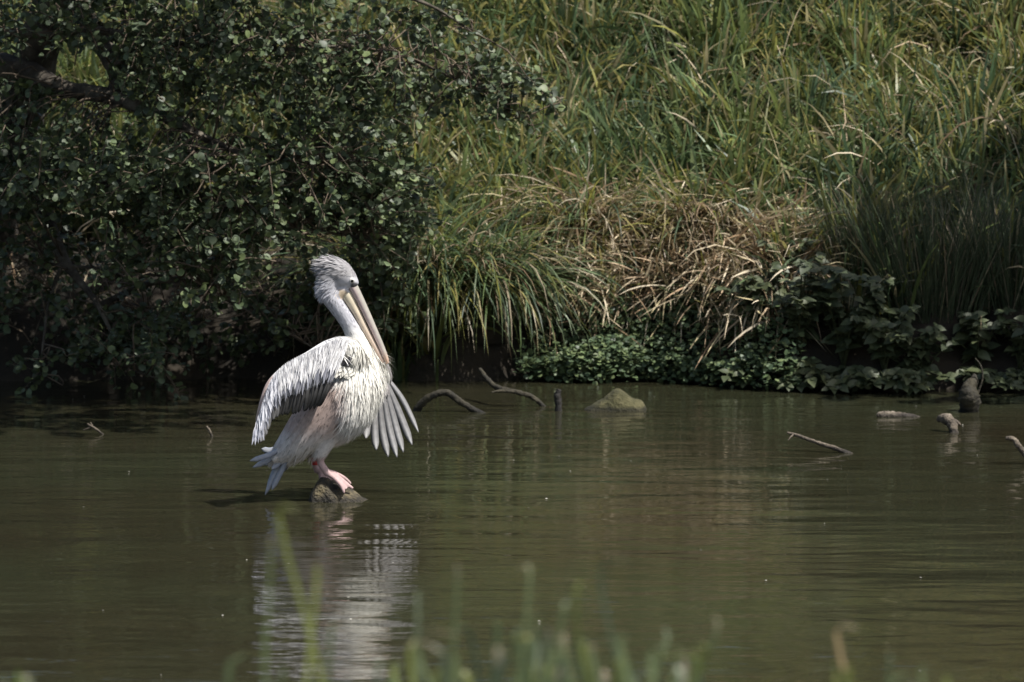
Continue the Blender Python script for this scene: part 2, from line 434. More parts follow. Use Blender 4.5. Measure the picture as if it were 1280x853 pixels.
# rush clumps: dense upright round culms
def rush_clump(x, d, n, rad, lmin, lmax, label, seed):
    r = np.random.default_rng(seed)
    y = float(waterline(x)) + d
    t = empty('rush_clump', (x, y, float(bank_z(np.array(x), np.array(y)))))
    tag(t, label, 'rush', 'rush clumps on the right bank')
    a = r.uniform(0, 6.28, n); q = rad * np.sqrt(r.random(n))
    root = np.stack([np.cos(a) * q, np.sin(a) * q * 0.7, -0.04 + 0 * a], -1)
    c0 = np.array([[0.042, 0.056, 0.030]]) * r.uniform(0.7, 1.5, (n, 1)); c1 = c0 * 1.3
    k = r.random(n) < 0.12
    c1[k] = pick(STRAWS, k.sum(), r) * 0.6; c0[k] = c1[k]
    v, qd, c = blades(root, a + r.normal(size=n) * 0.4, np.abs(r.normal(size=n)) * 0.10 + 0.02 + 0.34 * q / rad, r.uniform(0.0, 0.35, n), r.uniform(lmin, lmax, n), r.uniform(0.004, 0.007, n), c0, c1, rows=6, twist=r.normal(size=n))
    ac = Acc(); ac.add(v, qd, None, c)
    b = link('culm_mass', ac.mesh('culm_mass'), M_rush, t); b['kind'] = 'stuff'
    v, qd, tt = tube([(0, 0, -0.15), (0, 0, -0.02), (0, 0, 0.06)], [rad * 0.8, rad * 0.6, rad * 0.2], 12, 7, rough=0.1, seed=seed)
    ac = Acc(); ac.add(v, qd, tt)
    link('root_crown', ac.mesh('root_crown'), M_soil, t)
rush_clump(2.32, 0.30, 900, 0.30, 0.45, 0.95, 'tall dark rush clump directly behind the mossy stump', 81)
rush_clump(2.78, 0.35, 800, 0.28, 0.4, 0.9, 'dark rush clump growing at the right of the tallest rushes', 82)
rush_clump(1.98, 0.5, 350, 0.18, 0.35, 0.7, 'thin rush clump between the dead sedge thatch and the tall rushes', 83)

# ------------------------------------------------------------------ leaves
def leaf_proto(stations, halfw, fold=0.14, droop=0.12, cup=0.0):
    """one leaf along +x, unit length: (verts, quads, tris, along-fraction)"""
    V, S = [(0, 0, 0)], [0]
    for t, hw in zip(stations, halfw):
        zc = -droop * t * t + 0.5 * droop * t
        for sgn in (1, 0, -1):
            V.append((t, sgn * hw, zc + abs(sgn) * hw * fold * (1 - 0.5 * t) - cup * abs(sgn) * hw * hw))
            S.append(t)
    V.append((1, 0, -0.6 * droop)); S.append(1)
    V = np.array(V); n = len(stations); q = []; t_ = [(0, 2, 1), (0, 3, 2)]
    for i in range(n - 1):
        b = 1 + i * 3
        q += [(b, b + 1, b + 4, b + 3), (b + 1, b + 2, b + 5, b + 4)]
    b = 1 + (n - 1) * 3; e = len(V) - 1
    t_ += [(b, b + 1, e), (b + 1, b + 2, e)]
    return V, np.array(q), np.array(t_), np.array(S)
ROUND_LEAF = leaf_proto([0.14, 0.4, 0.7, 0.92], [0.16, 0.40, 0.44, 0.24], 0.22, 0.18)
POINT_LEAF = leaf_proto([0.10, 0.28, 0.52, 0.78], [0.15, 0.29, 0.28, 0.15], 0.16, 0.28)
CRESS_LEAF = leaf_proto([0.2, 0.5, 0.85], [0.3, 0.46, 0.28], 0.15, 0.1)
def frames(direction, normal):
    x = direction / (np.linalg.norm(direction, axis=1)[:, None] + 1e-9)
    z = normal - x * np.sum(normal * x, axis=1)[:, None]
    z /= np.linalg.norm(z, axis=1)[:, None] + 1e-9
    return np.stack([x, np.cross(z, x), z], axis=-1)          # columns = axes
def leaf_mass(proto, P, Rm, size, color):
    V, q, t, S = proto
    n, k = len(P), len(V)
    W = np.einsum('nij,kj->nki', Rm, V) * size[:, None, None] + P[:, None]
    off = (np.arange(n) * k)[:, None, None]
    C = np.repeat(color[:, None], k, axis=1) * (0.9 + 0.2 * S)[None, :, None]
    return W.reshape(-1, 3), (off + q[None]).reshape(-1, 4), (off + t[None]).reshape(-1, 3), C.reshape(-1, 3)
def leaf_variants(name, proto, palette, mat):
    out = []
    for c in palette:
        V, q, t, S = proto
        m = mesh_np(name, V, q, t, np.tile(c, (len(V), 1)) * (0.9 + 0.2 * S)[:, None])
        m.materials.append(mat)
        out.append(m)
    return out
def leaf_objects(variants, parent, P, Rm, size, r):
    inv = parent.matrix_world.inverted() if parent else Matrix()
    for i in range(len(P)):
        o = bpy.data.objects.new('leaf', variants[int(r.integers(0, len(variants)))])
        M = Matrix(((Rm[i][0][0], Rm[i][0][1], Rm[i][0][2], 0), (Rm[i][1][0], Rm[i][1][1], Rm[i][1][2], 0), (Rm[i][2][0], Rm[i][2][1], Rm[i][2][2], 0), (0, 0, 0, 1)))
        o.matrix_local = Matrix.Translation(Vector(P[i])) @ M @ Matrix.Scale(float(size[i]), 4)
        COL.objects.link(o); o.parent = parent

# ------------------------------------------------------------------ overhanging tree
def build_tree(name, label, limbs, spray_list, leaf_pal, seed, leaf_size=(0.026, 0.050), per=(18, 32), near=0, base=(0, 0, 0), crown_scale=1.2):
    r = np.random.default_rng(seed)
    base = np.array(base, float)
    T = empty(name, base); tag(T, label, 'tree')
    nodes = []
    trunk, boughs = Acc(), []
    for i, L in enumerate(limbs):
        p = np.array([l[0] for l in L]) - base; rr = [l[1] for l in L]
        nodes.append(catmull(p, 4 * len(p)))
        v, q, t = tube(p, rr, 12 if rr[0] > 0.05 else 8, 6 * len(p), rough=0.06, seed=seed + i)
        a = Acc(); a.add(v, q, t)
        boughs.append(a)
    link('trunk', boughs[0].mesh('trunk'), M_bark, T)
    for a in boughs[1:]: link('limb', a.mesh('limb'), M_bark, T)
    nodes = np.vstack(nodes)
    tw = Acc(); LP, LD, LN, LS = [], [], [], []
    for c in spray_list:
        c = np.asarray(c) - base
        j = np.argsort(np.linalg.norm(nodes - c, axis=1))[int(r.integers(0, 5))]
        away = c - nodes[j]; dist = np.linalg.norm(away) + 1e-6
        out = away / dist
        d = out * 0.8 + r.normal(size=3) * 0.45 + np.array([0, 0, -0.12]); d /= np.linalg.norm(d)
        ln = r.uniform(0.18, 0.38)
        p0, p1 = c - d * ln * 0.5, c + d * ln * 0.5 + np.array([0, 0, -0.04])
        if dist < 0.5:
            v, q, t = tube([nodes[j], nodes[j] * 0.4 + p0 * 0.6 + r.normal(size=3) * 0.03 + (0, 0, 0.03), p0, c, p1], [0.005, 0.004, 0.003, 0.0025, 0.0015], 5, 9)
        else:
            v, q, t = tube([p0, c, p1], [0.004, 0.003, 0.0015], 5, 5)
        tw.add(v, q, t)
        n = int(r.integers(*per))
        s = r.uniform(0.05, 1.05, n)
        for k in range(n):
            ph = 2.4 * k + r.uniform(-.5, .5)
            u = np.cross(d, (0, 0, 1.0)); u /= np.linalg.norm(u) + 1e-6
            w_ = np.cross(u, d)
            side = u * math.cos(ph) + w_ * math.sin(ph)
            ld = side * 0.9 + d * r.uniform(0.2, 0.9) + r.normal(size=3) * 0.25
            LP.append(p0 + (p1 - p0) * s[k] + side * 0.012); LD.append(ld)
            LN.append(np.array([0, 0, 1.0]) + r.normal(size=3) * 0.55); LS.append((crown_scale if c[2] + base[2] > 2.5 else 1.0) * r.uniform(*leaf_size) * (1.05 - 0.35 * (s[k] > 0.9)))  # leaves above the view made larger to thicken the shade
    link('twigs', tw.mesh('twigs'), M_twig, T)['kind'] = 'stuff'
    LP, LD, LN, LS = np.array(LP), np.array(LD), np.array(LN), np.array(LS)
    Rm = frames(LD, LN)
    order = np.zeros(len(LP), bool)
    if near:
        # the leaves one can pick out singly: nearest to the open water and largest, inside the view
        Wp = LP + base; u = Wp - np.array([0, 0, CAM_H]); dep = u @ FWD
        X = 640 + F * u[:, 0] / dep; Y = 426.5 - F * (u @ UP) / dep
        inside = (X > 3) & (X < 1275) & (Y > 3) & (Y < 500)
        score = np.where(inside, LS * 12 - 0.9 * Wp[:, 1], -1e9)
        order[np.argsort(-score)[:near]] = True
    col = leaf_pal[r.integers(0, len(leaf_pal), len(LP))] * (1 + r.normal(size=(len(LP), 1)) * 0.14)
    a = Acc(); k = ~order
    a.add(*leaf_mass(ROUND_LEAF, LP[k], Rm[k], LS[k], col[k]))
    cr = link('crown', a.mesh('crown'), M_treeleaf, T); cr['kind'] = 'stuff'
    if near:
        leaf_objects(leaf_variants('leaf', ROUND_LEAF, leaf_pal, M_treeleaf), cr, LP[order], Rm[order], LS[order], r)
    return T
def L_(*p): return [(at(a, b, y), rad) for a, b, y, rad in p]
left_limbs = [
    L_((-70, 478, 21.9, .23), (-45, 380, 21.7, .19), (-12, 280, 21.5, .16), (15, 180, 21.3, .145), (45, 70, 21.0, .12), (95, -60, 20.8, .10), (190, -230, 20.5, .07), (300, -420, 20.2, .03)),
    L_((15, 150, 21.3, .09), (-5, 90, 21.1, .085), (30, 88, 20.9, .06), (80, 111, 20.7, .048), (140, 122, 20.5, .042), (210, 150, 20.4, .028), (300, 190, 20.2, .018), (410, 205, 20.2, .008)),
    L_((142, 122, 20.5, .04), (146, 90, 20.6, .05), (118, 40, 20.8, .055), (80, -30, 20.9, .06)),
    L_((-60, 38, 21.0, .04), (10, 40, 20.9, .032), (70, 42, 20.8, .028), (125, 38, 20.7, .024), (220, 55, 20.5, .018), (340, 62, 20.4, .012), (460, 60, 20.3, .008), (560, 95, 20.3, .006), (650, 150, 20.3, .003)),
    L_((20, 175, 21.3, .09), (48, 250, 21.0, .06), (80, 325, 20.7, .03), (118, 375, 20.5, .014), (143, 425, 20.4, .008), (152, 455, 20.3, .006), (205, 476, 20.3, .003)),
    L_((10, 200, 21.3, .08), (110, 225, 20.9, .045), (235, 245, 20.5, .024), (350, 280, 20.3, .012), (470, 300, 20.3, .005)),
    L_((80, 325, 20.7, .014), (62, 375, 20.6, .009), (54, 430, 20.5, .006), (50, 475, 20.5, .003)),
    L_((95, -60, 20.8, .06), (230, -40, 20.4, .035), (380, -30, 20.2, .02), (520, 0, 20.2, .01), (590, 40, 20.2, .005)),
    L_((60, 330, 20.7, .010), (160, 340, 20.5, .008), (240, 352, 20.3, .006), (280, 372, 20.2, .004)),
    L_((128, 380, 20.9, .02), (220, 350, 20.8, .014), (330, 400, 20.7, .009), (400, 440, 20.7, .004)),
    L_((100, -50, 20.8, .09), (60, -260, 20.4, .06), (-100, -480, 20.0, .03)),
    L_((190, -230, 20.5, .06), (380, -300, 20.0, .03), (540, -330, 19.8, .015)),
    L_((150, -180, 20.6, .06), (260, -280, 19.6, .04), (380, -360, 18.7, .025), (520, -400, 18.0, .012)),  # added out of view to carry the crown lobe that shades the water
]
def sprays():
    r = np.random.default_rng(5); out = []
    def blob(cx, cy, rx, ry, n, y0, y1):
        m = 0
        while m < n:
            a = r.uniform(0, 6.28); q = math.sqrt(r.random())
            px, py = cx + rx * q * math.cos(a), cy + ry * q * math.sin(a)
            g1 = ((px - 100) / 42) ** 2 + ((py - 75) / 30) ** 2 < 1
            g2 = ((px - 325) / 45) ** 2 + ((py - 140) / 38) ** 2 < 1
            g3 = ((px - 560) / 60) ** 2 + ((py - 160) / 35) ** 2 < 1
            m += 1
            if (g1 or g2 or g3) and r.random() < 0.88: continue
            out.append(at(px, py, r.uniform(y0, y1)))
    blob(90, 10, 210, 55, 95, 19.9, 21.0)
    blob(330, 40, 190, 80, 130, 19.9, 20.9)
    blob(230, 90, 90, 60, 50, 19.9, 20.9)
    blob(430, 150, 90, 110, 110, 19.9, 20.9)
    blob(320, 235, 190, 62, 190, 19.7, 20.6)
    blob(90, 215, 170, 52, 120, 19.7, 20.7)
    blob(40, 160, 90, 60, 30, 20.3, 21.2)
    blob(470, 250, 62, 70, 60, 20.1, 20.9)
    blob(250, 310, 75, 55, 55, 19.7, 20.4)
    blob(140, 310, 40, 30, 9, 19.8, 20.2)
    blob(560, 60, 80, 60, 36, 20.0, 20.8)
    blob(650, 118, 42, 30, 16, 20.0, 20.5)
    blob(140, 432, 50, 30, 20, 20.0, 20.5)
    blob(212, 478, 8, 4, 2, 20.2, 20.3)
    blob(30, 330, 70, 55, 20, 20.2, 20.9)
    blob(180, 370, 260, 80, 110, 21.0, 21.5)
    blob(190, 405, 70, 40, 12, 20.3, 20.8)
    blob(40, 460, 15, 14, 3, 20.4, 20.6)
    blob(385, 395, 80, 45, 32, 20.6, 21.1)
    blob(470, 350, 50, 60, 26, 20.6, 21.1)
    blob(200, 385, 70, 30, 5, 20.6, 21.0)
    # the crown above the picture, which shades what hangs below it
    for _ in range(950):
        v = r.normal(size=3); v /= np.linalg.norm(v); v *= r.random() ** (1 / 3)
        p = np.array([-2.0, 20.3, 3.9]) + v * np.array([2.6, 2.3, 1.4])
        if p[2] > 2.5 + max(0, p[1] - 21) * 0.1: out.append(p)
    for _ in range(300):  # unseen crown lobe added towards the viewer to shade the water in front
        v = r.normal(size=3); v /= np.linalg.norm(v); v *= r.random() ** (1 / 3)
        out.append(np.array([-0.95, 18.1, 3.6]) + v * np.array([1.5, 0.85, 0.7]))
    for _ in range(160):
        out.append(np.array([r.uniform(-5.0, -2.9), r.uniform(20.0, 22), r.uniform(0.9, 3)]))
    return out
TREE_PAL = np.array([[0.068, 0.094, 0.048], [0.084, 0.114, 0.054], [0.050, 0.070, 0.040], [0.115, 0.148, 0.060], [0.074, 0.094, 0.056]])
build_tree('overhanging_tree', 'dark round-leaved tree with lichen-grey limbs hanging low over the pond', left_limbs, sprays(), TREE_PAL, 91, near=300, base=at(-70, 478, 21.9))

# tree on the right bank, standing past the picture's edge: it shades the rushes
def right_tree():
    r = np.random.default_rng(6); out = []
    for _ in range(230):
        v = r.normal(size=3); v /= np.linalg.norm(v); v *= r.random() ** (1 / 3)
        out.append(np.array([4.45, 20.1, 3.35]) + v * np.array([1.35, 1.4, 1.0]))
    b = np.array([5.6, 22.2, 0.55])
    limbs = [[(b, .16), (np.array([5.2, 21.6, 1.6]), .12), (np.array([4.6, 20.8, 2.5]), .09), (np.array([4.1, 20.1, 3.3]), .05), (np.array([3.8, 19.7, 4.1]), .02)],
             [(np.array([4.9, 21.2, 2.1]), .06), (np.array([4.0, 20.5, 2.7]), .035), (np.array([3.4, 19.9, 3.1]), .012)],
             [(np.array([4.6, 20.8, 2.5]), .06), (np.array([4.5, 19.9, 3.1]), .035), (np.array([4.6, 19.2, 3.6]), .012)]]
    build_tree('bank_tree', 'round-leaved tree on the right bank shading the rushes', limbs, out, TREE_PAL, 95, leaf_size=(0.06, 0.09), base=b)
right_tree()

# ------------------------------------------------------------------ waterside plants
HERB_PAL = np.array([[0.058, 0.074, 0.036], [0.070, 0.086, 0.042], [0.046, 0.060, 0.030], [0.084, 0.100, 0.046]])
HERB_MESH = leaf_variants('leaf', POINT_LEAF, HERB_PAL, M_herb)
def herb(px, py, Y, stems, h, spread, label, seed, lsize=(0.05, 0.088), cap=46, gname='broad-leaved plants at the waterline'):
    """leafy plant: stems rising from one foot, opposite pointed leaves"""
    r = np.random.default_rng(seed)
    p = at(px, py, Y); p[1] = waterline(p[0]) + (p[1] - 20.77) * 0.8 + 0.04; z = float(bank_z(np.array(p[0]), np.array(p[1]))); b = np.array([p[0], p[1], max(z, -0.02)])
    T = empty('broadleaf_plant', b); tag(T, label, 'plant', gname)
    LP, LD, LN, LS = [], [], [], []
    for s in range(stems):
        a = r.uniform(0, 6.28); tip = np.array([math.cos(a) * spread * r.uniform(.3, 1), math.sin(a) * spread * 0.7 * r.uniform(.2, 1) - 0.12, h * r.uniform(0.45, 1)])
        if s % 3 == 0: tip = np.array([tip[0], -0.20 - 0.12 * r.random(), 0.05 + 0.08 * r.random() - b[2]])
        pts = catmull([(0, 0, -0.02), tip * (0.35, 0.35, 0.5), tip * (0.8, 0.8, 0.9), tip + (0, -0.02, -0.02)], 9)
        v, q, t = tube(pts[::2], [0.005, 0.004, 0.004, 0.003, 0.002], 6, 9)
        ac = Acc(); ac.add(v, q, t, (0.07, 0.08, 0.04))
        link('stem', ac.mesh('stem'), M_herb, T)
        for k in range(2, 9):
            for sg in (0, 1):
                ph = k * 1.57 + sg * math.pi + r.uniform(-.7, .7)
                LP.append(pts[k]); LD.append((math.cos(ph), math.sin(ph) - 0.25, r.uniform(-0.6, 0.35)))
                LN.append((0.15 + r.normal() * .5, -0.7 + r.normal() * .5, 1)); LS.append(r.uniform(*lsize) * (1.1 - 0.5 * (k == 8)))
    LP, LD, LN, LS = map(np.array, (LP, LD, LN, LS))
    Rm = frames(LD.astype(float), LN.astype(float))
    idx = np.argsort(LP[:, 1])[:cap]; k = np.zeros(len(LP), bool); k[idx] = True
    if (~k).any():
        ac = Acc(); n = (~k).sum()
        ac.add(*leaf_mass(POINT_LEAF, LP[~k], Rm[~k], LS[~k], HERB_PAL[r.integers(0, 4, n)]))
        link('foliage', ac.mesh('foliage'), M_herb, T)['kind'] = 'stuff'
    leaf_objects(HERB_MESH, T, LP[k], Rm[k], LS[k], r)
herb(945, 470, 20.95, 18, 0.42, 0.22, 'low broad-leaved plant where the watercress ends', 101)
herb(1000, 480, 20.85, 26, 0.62, 0.26, 'tallest broad-leaved plant with dark pointed leaves on the waterline', 102, cap=70)
herb(1055, 484, 20.80, 25, 0.55, 0.26, 'bushy broad-leaved plant behind the slanting bare stick', 103)
herb(1105, 486, 20.78, 23, 0.48, 0.24, 'broad-leaved plant hanging over the floating log', 104)
herb(1150, 488, 20.75, 18, 0.36, 0.20, 'small broad-leaved plant trailing leaves into the water beside the rushes', 105)
herb(1225, 480, 20.78, 14, 0.36, 0.22, 'shaded broad-leaved plant behind the mossy stump', 106)
herb(1275, 478, 20.8, 14, 0.40, 0.22, 'shaded broad-leaved plant at the foot of the second rush clump', 107)
herb(985, 425, 21.2, 7, 0.5, 0.22, 'broad-leaved plant growing up into the dead sedge', 108)

def cress():
    r = np.random.default_rng(111)
    n = 9500
    px = r.uniform(640, 1010, n); f = r.random(n)
    k_ = r.random(n) < np.clip((px - 640) / 50, 0, 1) * np.clip((1010 - px) / 80, 0, 1); px, f = px[k_], f[k_]; n = len(px)
    x = (px - 640) / F * 21.1
    y = waterline(x) - 0.20 + 0.10 * smoothnoise(x, 0 * x, 9, 6.0) + 0.54 * f ** 1.15
    hgt = 0.13 + 0.27 * np.clip(smoothnoise(x, y, 8, 5.0) + 0.5, 0, 1.2) * np.sin(np.clip(f, 0.05, 1) * 2.4)
    z = np.maximum(bank_z(x, y), 0) + r.random(n) ** 0.7 * hgt + 0.005
    P = np.stack([x, y, z], -1)
    D = r.normal(size=(n, 3)) * (1, 1, 0.35) + (0, -0.3, 0)
    Nn = np.array([0, -0.4, 1.0]) + r.normal(size=(n, 3)) * 0.45
    c = np.array([[0.110, 0.155, 0.070], [0.085, 0.125, 0.064], [0.14, 0.18, 0.08], [0.066, 0.10, 0.056]])[r.integers(0, 4, n)] * (1 + r.normal(size=(n, 1)) * .15)
    a = Acc(); a.add(*leaf_mass(CRESS_LEAF, P, frames(D, Nn), r.uniform(0.018, 0.042, n), c))
    tag(link('watercress_mat', a.mesh('watercress_mat'), M_herb), 'low mat of small-leaved watercress spilling off the bank into the pond', 'watercress', kind='stuff')
cress()

# ------------------------------------------------------------------ sunken wood and stones
def wood(name, label, cat, pts, radii, mat, twigs=(), group=None, seed=0, ring=10):
    """pts in world space; twigs: (pts, radii) side shoots"""
    base = np.array(pts[-1], float)
    v, q, t = tube(np.array(pts) - base, radii, ring, 8 * len(pts), rough=0.10, seed=seed)
    a = Acc(); a.add(v, q, t)
    o = link(name, a.mesh(name), mat, None, base)
    tag(o, label, cat, group)
    for tp, tr in twigs:
        v, q, t = tube(np.array(tp) - base, tr, 7, 6 * len(tp), rough=0.05, seed=seed + 1)
        a = Acc(); a.add(v, q, t)
        link('side_shoot', a.mesh('side_shoot'), mat, o)
    return o
Yb = on_water(560, 515)[1]
wood('sunken_branch', 'arched dead branch curving out of the water and back in', 'branch',
     [at(516, 524, Yb + .05), at(524, 508, Yb + .03), at(540, 495, Yb), at(558, 491, Yb), at(575, 502, Yb), at(595, 514, Yb - .02), at(618, 524, Yb - .04)],
     [.016, .020, .018, .018, .017, .015, .013], M_wetwood, seed=1)
Yc = on_water(650, 508)[1]
wood('sunken_branch', 'thin dark branch dipping from the sedge to the water beside the black post', 'branch',
     [at(600, 462, Yc + .35), at(610, 475, Yc + .2), at(622, 485, Yc + .05), at(645, 490, Yc), at(664, 496, Yc), at(678, 507, Yc), at(686, 520, Yc)],
     [.010, .013, .014, .013, .013, .013, .014], M_wetwood, seed=2, twigs=[([at(645, 490, Yc), at(625, 489, Yc - .02), at(614, 491, Yc - .04)], [.010, .008, .004])])
Yd = on_water(698, 514)[1]
wood('wooden_post', 'short black rotten post standing in the water', 'post',
     [at(699, 487, Yd), at(697, 495, Yd), at(698, 505, Yd), at(698, 525, Yd)], [.012, .019, .018, .021], mat_noise('black_wet_wood', (0.008, 0.007, 0.006), (0.014, 0.012, 0.01), (0.03, 0.026, 0.02), 20, 0.8, 0.006), seed=3)
Ye = on_water(1025, 566)[1]
wood('bare_stick', 'slanting pale bare stick rising from open water before the broad-leaved plants', 'stick',
     [at(984, 541, Ye + .1), at(998, 545, Ye + .08), at(1020, 553, Ye + .04), at(1045, 561, Ye), at(1070, 571, Ye - .03)], [.005, .008, .009, .011, .012], M_dead, seed=4,
     twigs=[([at(992, 543, Ye + .09), at(988, 547, Ye + .06), at(985, 551, Ye + .05)], [.005, .004, .002])])
Yf = on_water(1120, 521)[1]
wood('floating_log', 'short flat weathered log floating before the rushes', 'log',
     [at(1096, 520, Yf), at(1102, 519.5, Yf), at(1120, 520, Yf), at(1138, 521, Yf), at(1150, 522.5, Yf)], [.012, .021, .021, .016, .008], M_dead, seed=5, ring=12)
Yg = on_water(1188, 540)[1]
wood('root_stub', 'bent grey root stub poking out of water near the mossy stump', 'root',
     [at(1172, 527, Yg + .05), at(1177, 523, Yg + .05), at(1186, 525, Yg), at(1191, 534, Yg - .03), at(1193, 548, Yg - .05)], [.008, .022, .026, .024, .022], M_dead, seed=6,
     twigs=[([at(1186, 525, Yg), at(1195, 528, Yg), at(1201, 532, Yg)], [.018, .014, .006])])
Yh = on_water(1210, 515)[1]
st = wood('mossy_stump', 'mossy round stump with thin bent stalk at the foot of the rushes', 'stump',
     [at(1218, 468, Yh + .05), at(1217, 476, Yh + .03), at(1212, 484, Yh), at(1211, 496, Yh - .02), at(1212, 508, Yh), at(1206, 530, Yh + .05)], [.008, .024, .036, .056, .050, .05], M_wetwood, seed=7, ring=14,
     twigs=[([at(1222, 492, Yh), at(1228, 474, Yh), at(1226, 458, Yh), at(1219, 448, Yh)], [.006, .005, .005, .003])])
Yi = on_water(1290, 580)[1]
wood('bare_stick', 'pale forked stick sticking up from water at the right of the root stub', 'stick',
     [at(1257, 548, Yi), at(1266, 549, Yi), at(1273, 557, Yi), at(1282, 569, Yi), at(1296, 592, Yi)], [.008, .012, .014, .014, .016], M_dead, seed=8)
Yj = on_water(128, 543)[1]
wood('small_twig', 'small forked dead twig on the dark water under the tree', 'twig',
     [at(109, 530, Yj), at(114, 533, Yj), at(122, 538, Yj), at(131, 546, Yj)], [.005, .006, .006, .006], M_dead, seed=9,
     twigs=[([at(116, 534, Yj), at(113, 528, Yj)], [.005, .003]), ([at(114, 534, Yj), at(104, 538, Yj)], [.004, .003])])
Yk = on_water(266, 546)[1]
wood('small_twig', 'tiny pale twig stub on the dark water behind the pelican', 'twig',
     [at(258, 533, Yk), at(261, 537, Yk), at(264, 543, Yk), at(267, 552, Yk)], [.005, .007, .006, .006], M_dead, seed=10)

def stone(name, label, outline, depth, mat, centre, seed, amp=0.08, detail=28, cat='stone'):
    """rock whose silhouette (metres, from -x to +x) is given; rounded in depth"""
    o = np.array(outline, float)
    nx_, ny_ = detail, detail // 2 + 5
    xs = np.linspace(o[0, 0], o[-1, 0], nx_)
    hs = np.interp(xs, o[:, 0], o[:, 1])
    hs = np.convolve(np.pad(hs, 1, mode='edge'), [0.2, 0.6, 0.2], 'valid')
    V = []
    for j in range(ny_):
        s = -1 + 2 * j / (ny_ - 1)
        for i in range(nx_):
            e = math.sqrt(max(0, 1 - ((i / (nx_ - 1)) * 2 - 1) ** 4))
            yy = s * depth * (0.35 + 0.65 * e)
            top = max(0.0, 1 - abs(s) ** 2.6) ** 0.6
            V.append((xs[i], yy, (hs[i] + 0.06) * top - 0.06))
    V = np.array(V)
    jj = np.random.default_rng(seed)
    n1 = smoothnoise(V[:, 0] * 1.0, V[:, 1] + V[:, 2], seed, 18.0); n2 = smoothnoise(V[:, 0], V[:, 1] - V[:, 2], seed + 1, 55.0)
    V[:, 2] += (n1 * amp + n2 * amp * 0.7) * np.clip(V[:, 2] + 0.03, 0, 0.06) * 3
    V[:, 1] += n2 * amp * 0.1
    nv = len(V); low = V.copy(); low[:, 2] = -0.12
    ii = (np.arange(ny_ - 1)[:, None] * nx_ + np.arange(nx_ - 1)[None]).ravel()
    q = np.stack([ii, ii + 1, ii + nx_ + 1, ii + nx_], 1)
    a = Acc(); a.add(V, q)
    ob = link(name, a.mesh(name), mat, None, centre)
    tag(ob, label, cat)
    sub = ob.modifiers.new('smooth', 'SUBSURF'); sub.levels = 1; sub.render_levels = 1
    return ob
C1 = on_water(768, 512)
stone('boulder', 'smooth olive-brown boulder with one rounded peak in the pond', [(-.18, -.03), (-.15, .008), (-.10, .038), (-.05, .068), (0.0, .098), (.03, .102), (.06, .088), (.09, .064), (.125, .056), (.155, .036), (.175, -.03)], 0.12, M_stone, C1, 34, 0.05, 30)

# ------------------------------------------------------------------ the rock under the pelican
BX, BY = on_water(420, 625)[0], on_water(420, 625)[1]
S = BY / F * 1.003
def B(px, py, dy=0.0):
    """bird space: side view measured in photo pixels, dy pixels away from the viewer"""
    return np.array([(px - 420) * S, dy * S, (625 - py) * S])
stone('perch_rock', 'small wet mossy rock under the feet of the pelican', [(x, z) for x, z in [(B(384, 628)[0], -.01), (B(389, 0)[0], B(0, 613)[2]), (B(395, 0)[0], B(0, 603)[2]), (B(403, 0)[0], B(0, 597)[2]), (B(412, 0)[0], B(0, 599)[2]), (B(424, 0)[0], B(0, 606)[2]), (B(436, 0)[0], B(0, 612)[2]), (B(448, 0)[0], B(0, 619)[2]), (B(458, 0)[0], B(0, 625)[2]), (B(463, 0)[0], -.01)]],
      0.11, M_mossrock, (BX, BY, 0.0), 37, 0.16, 36, 'rock')

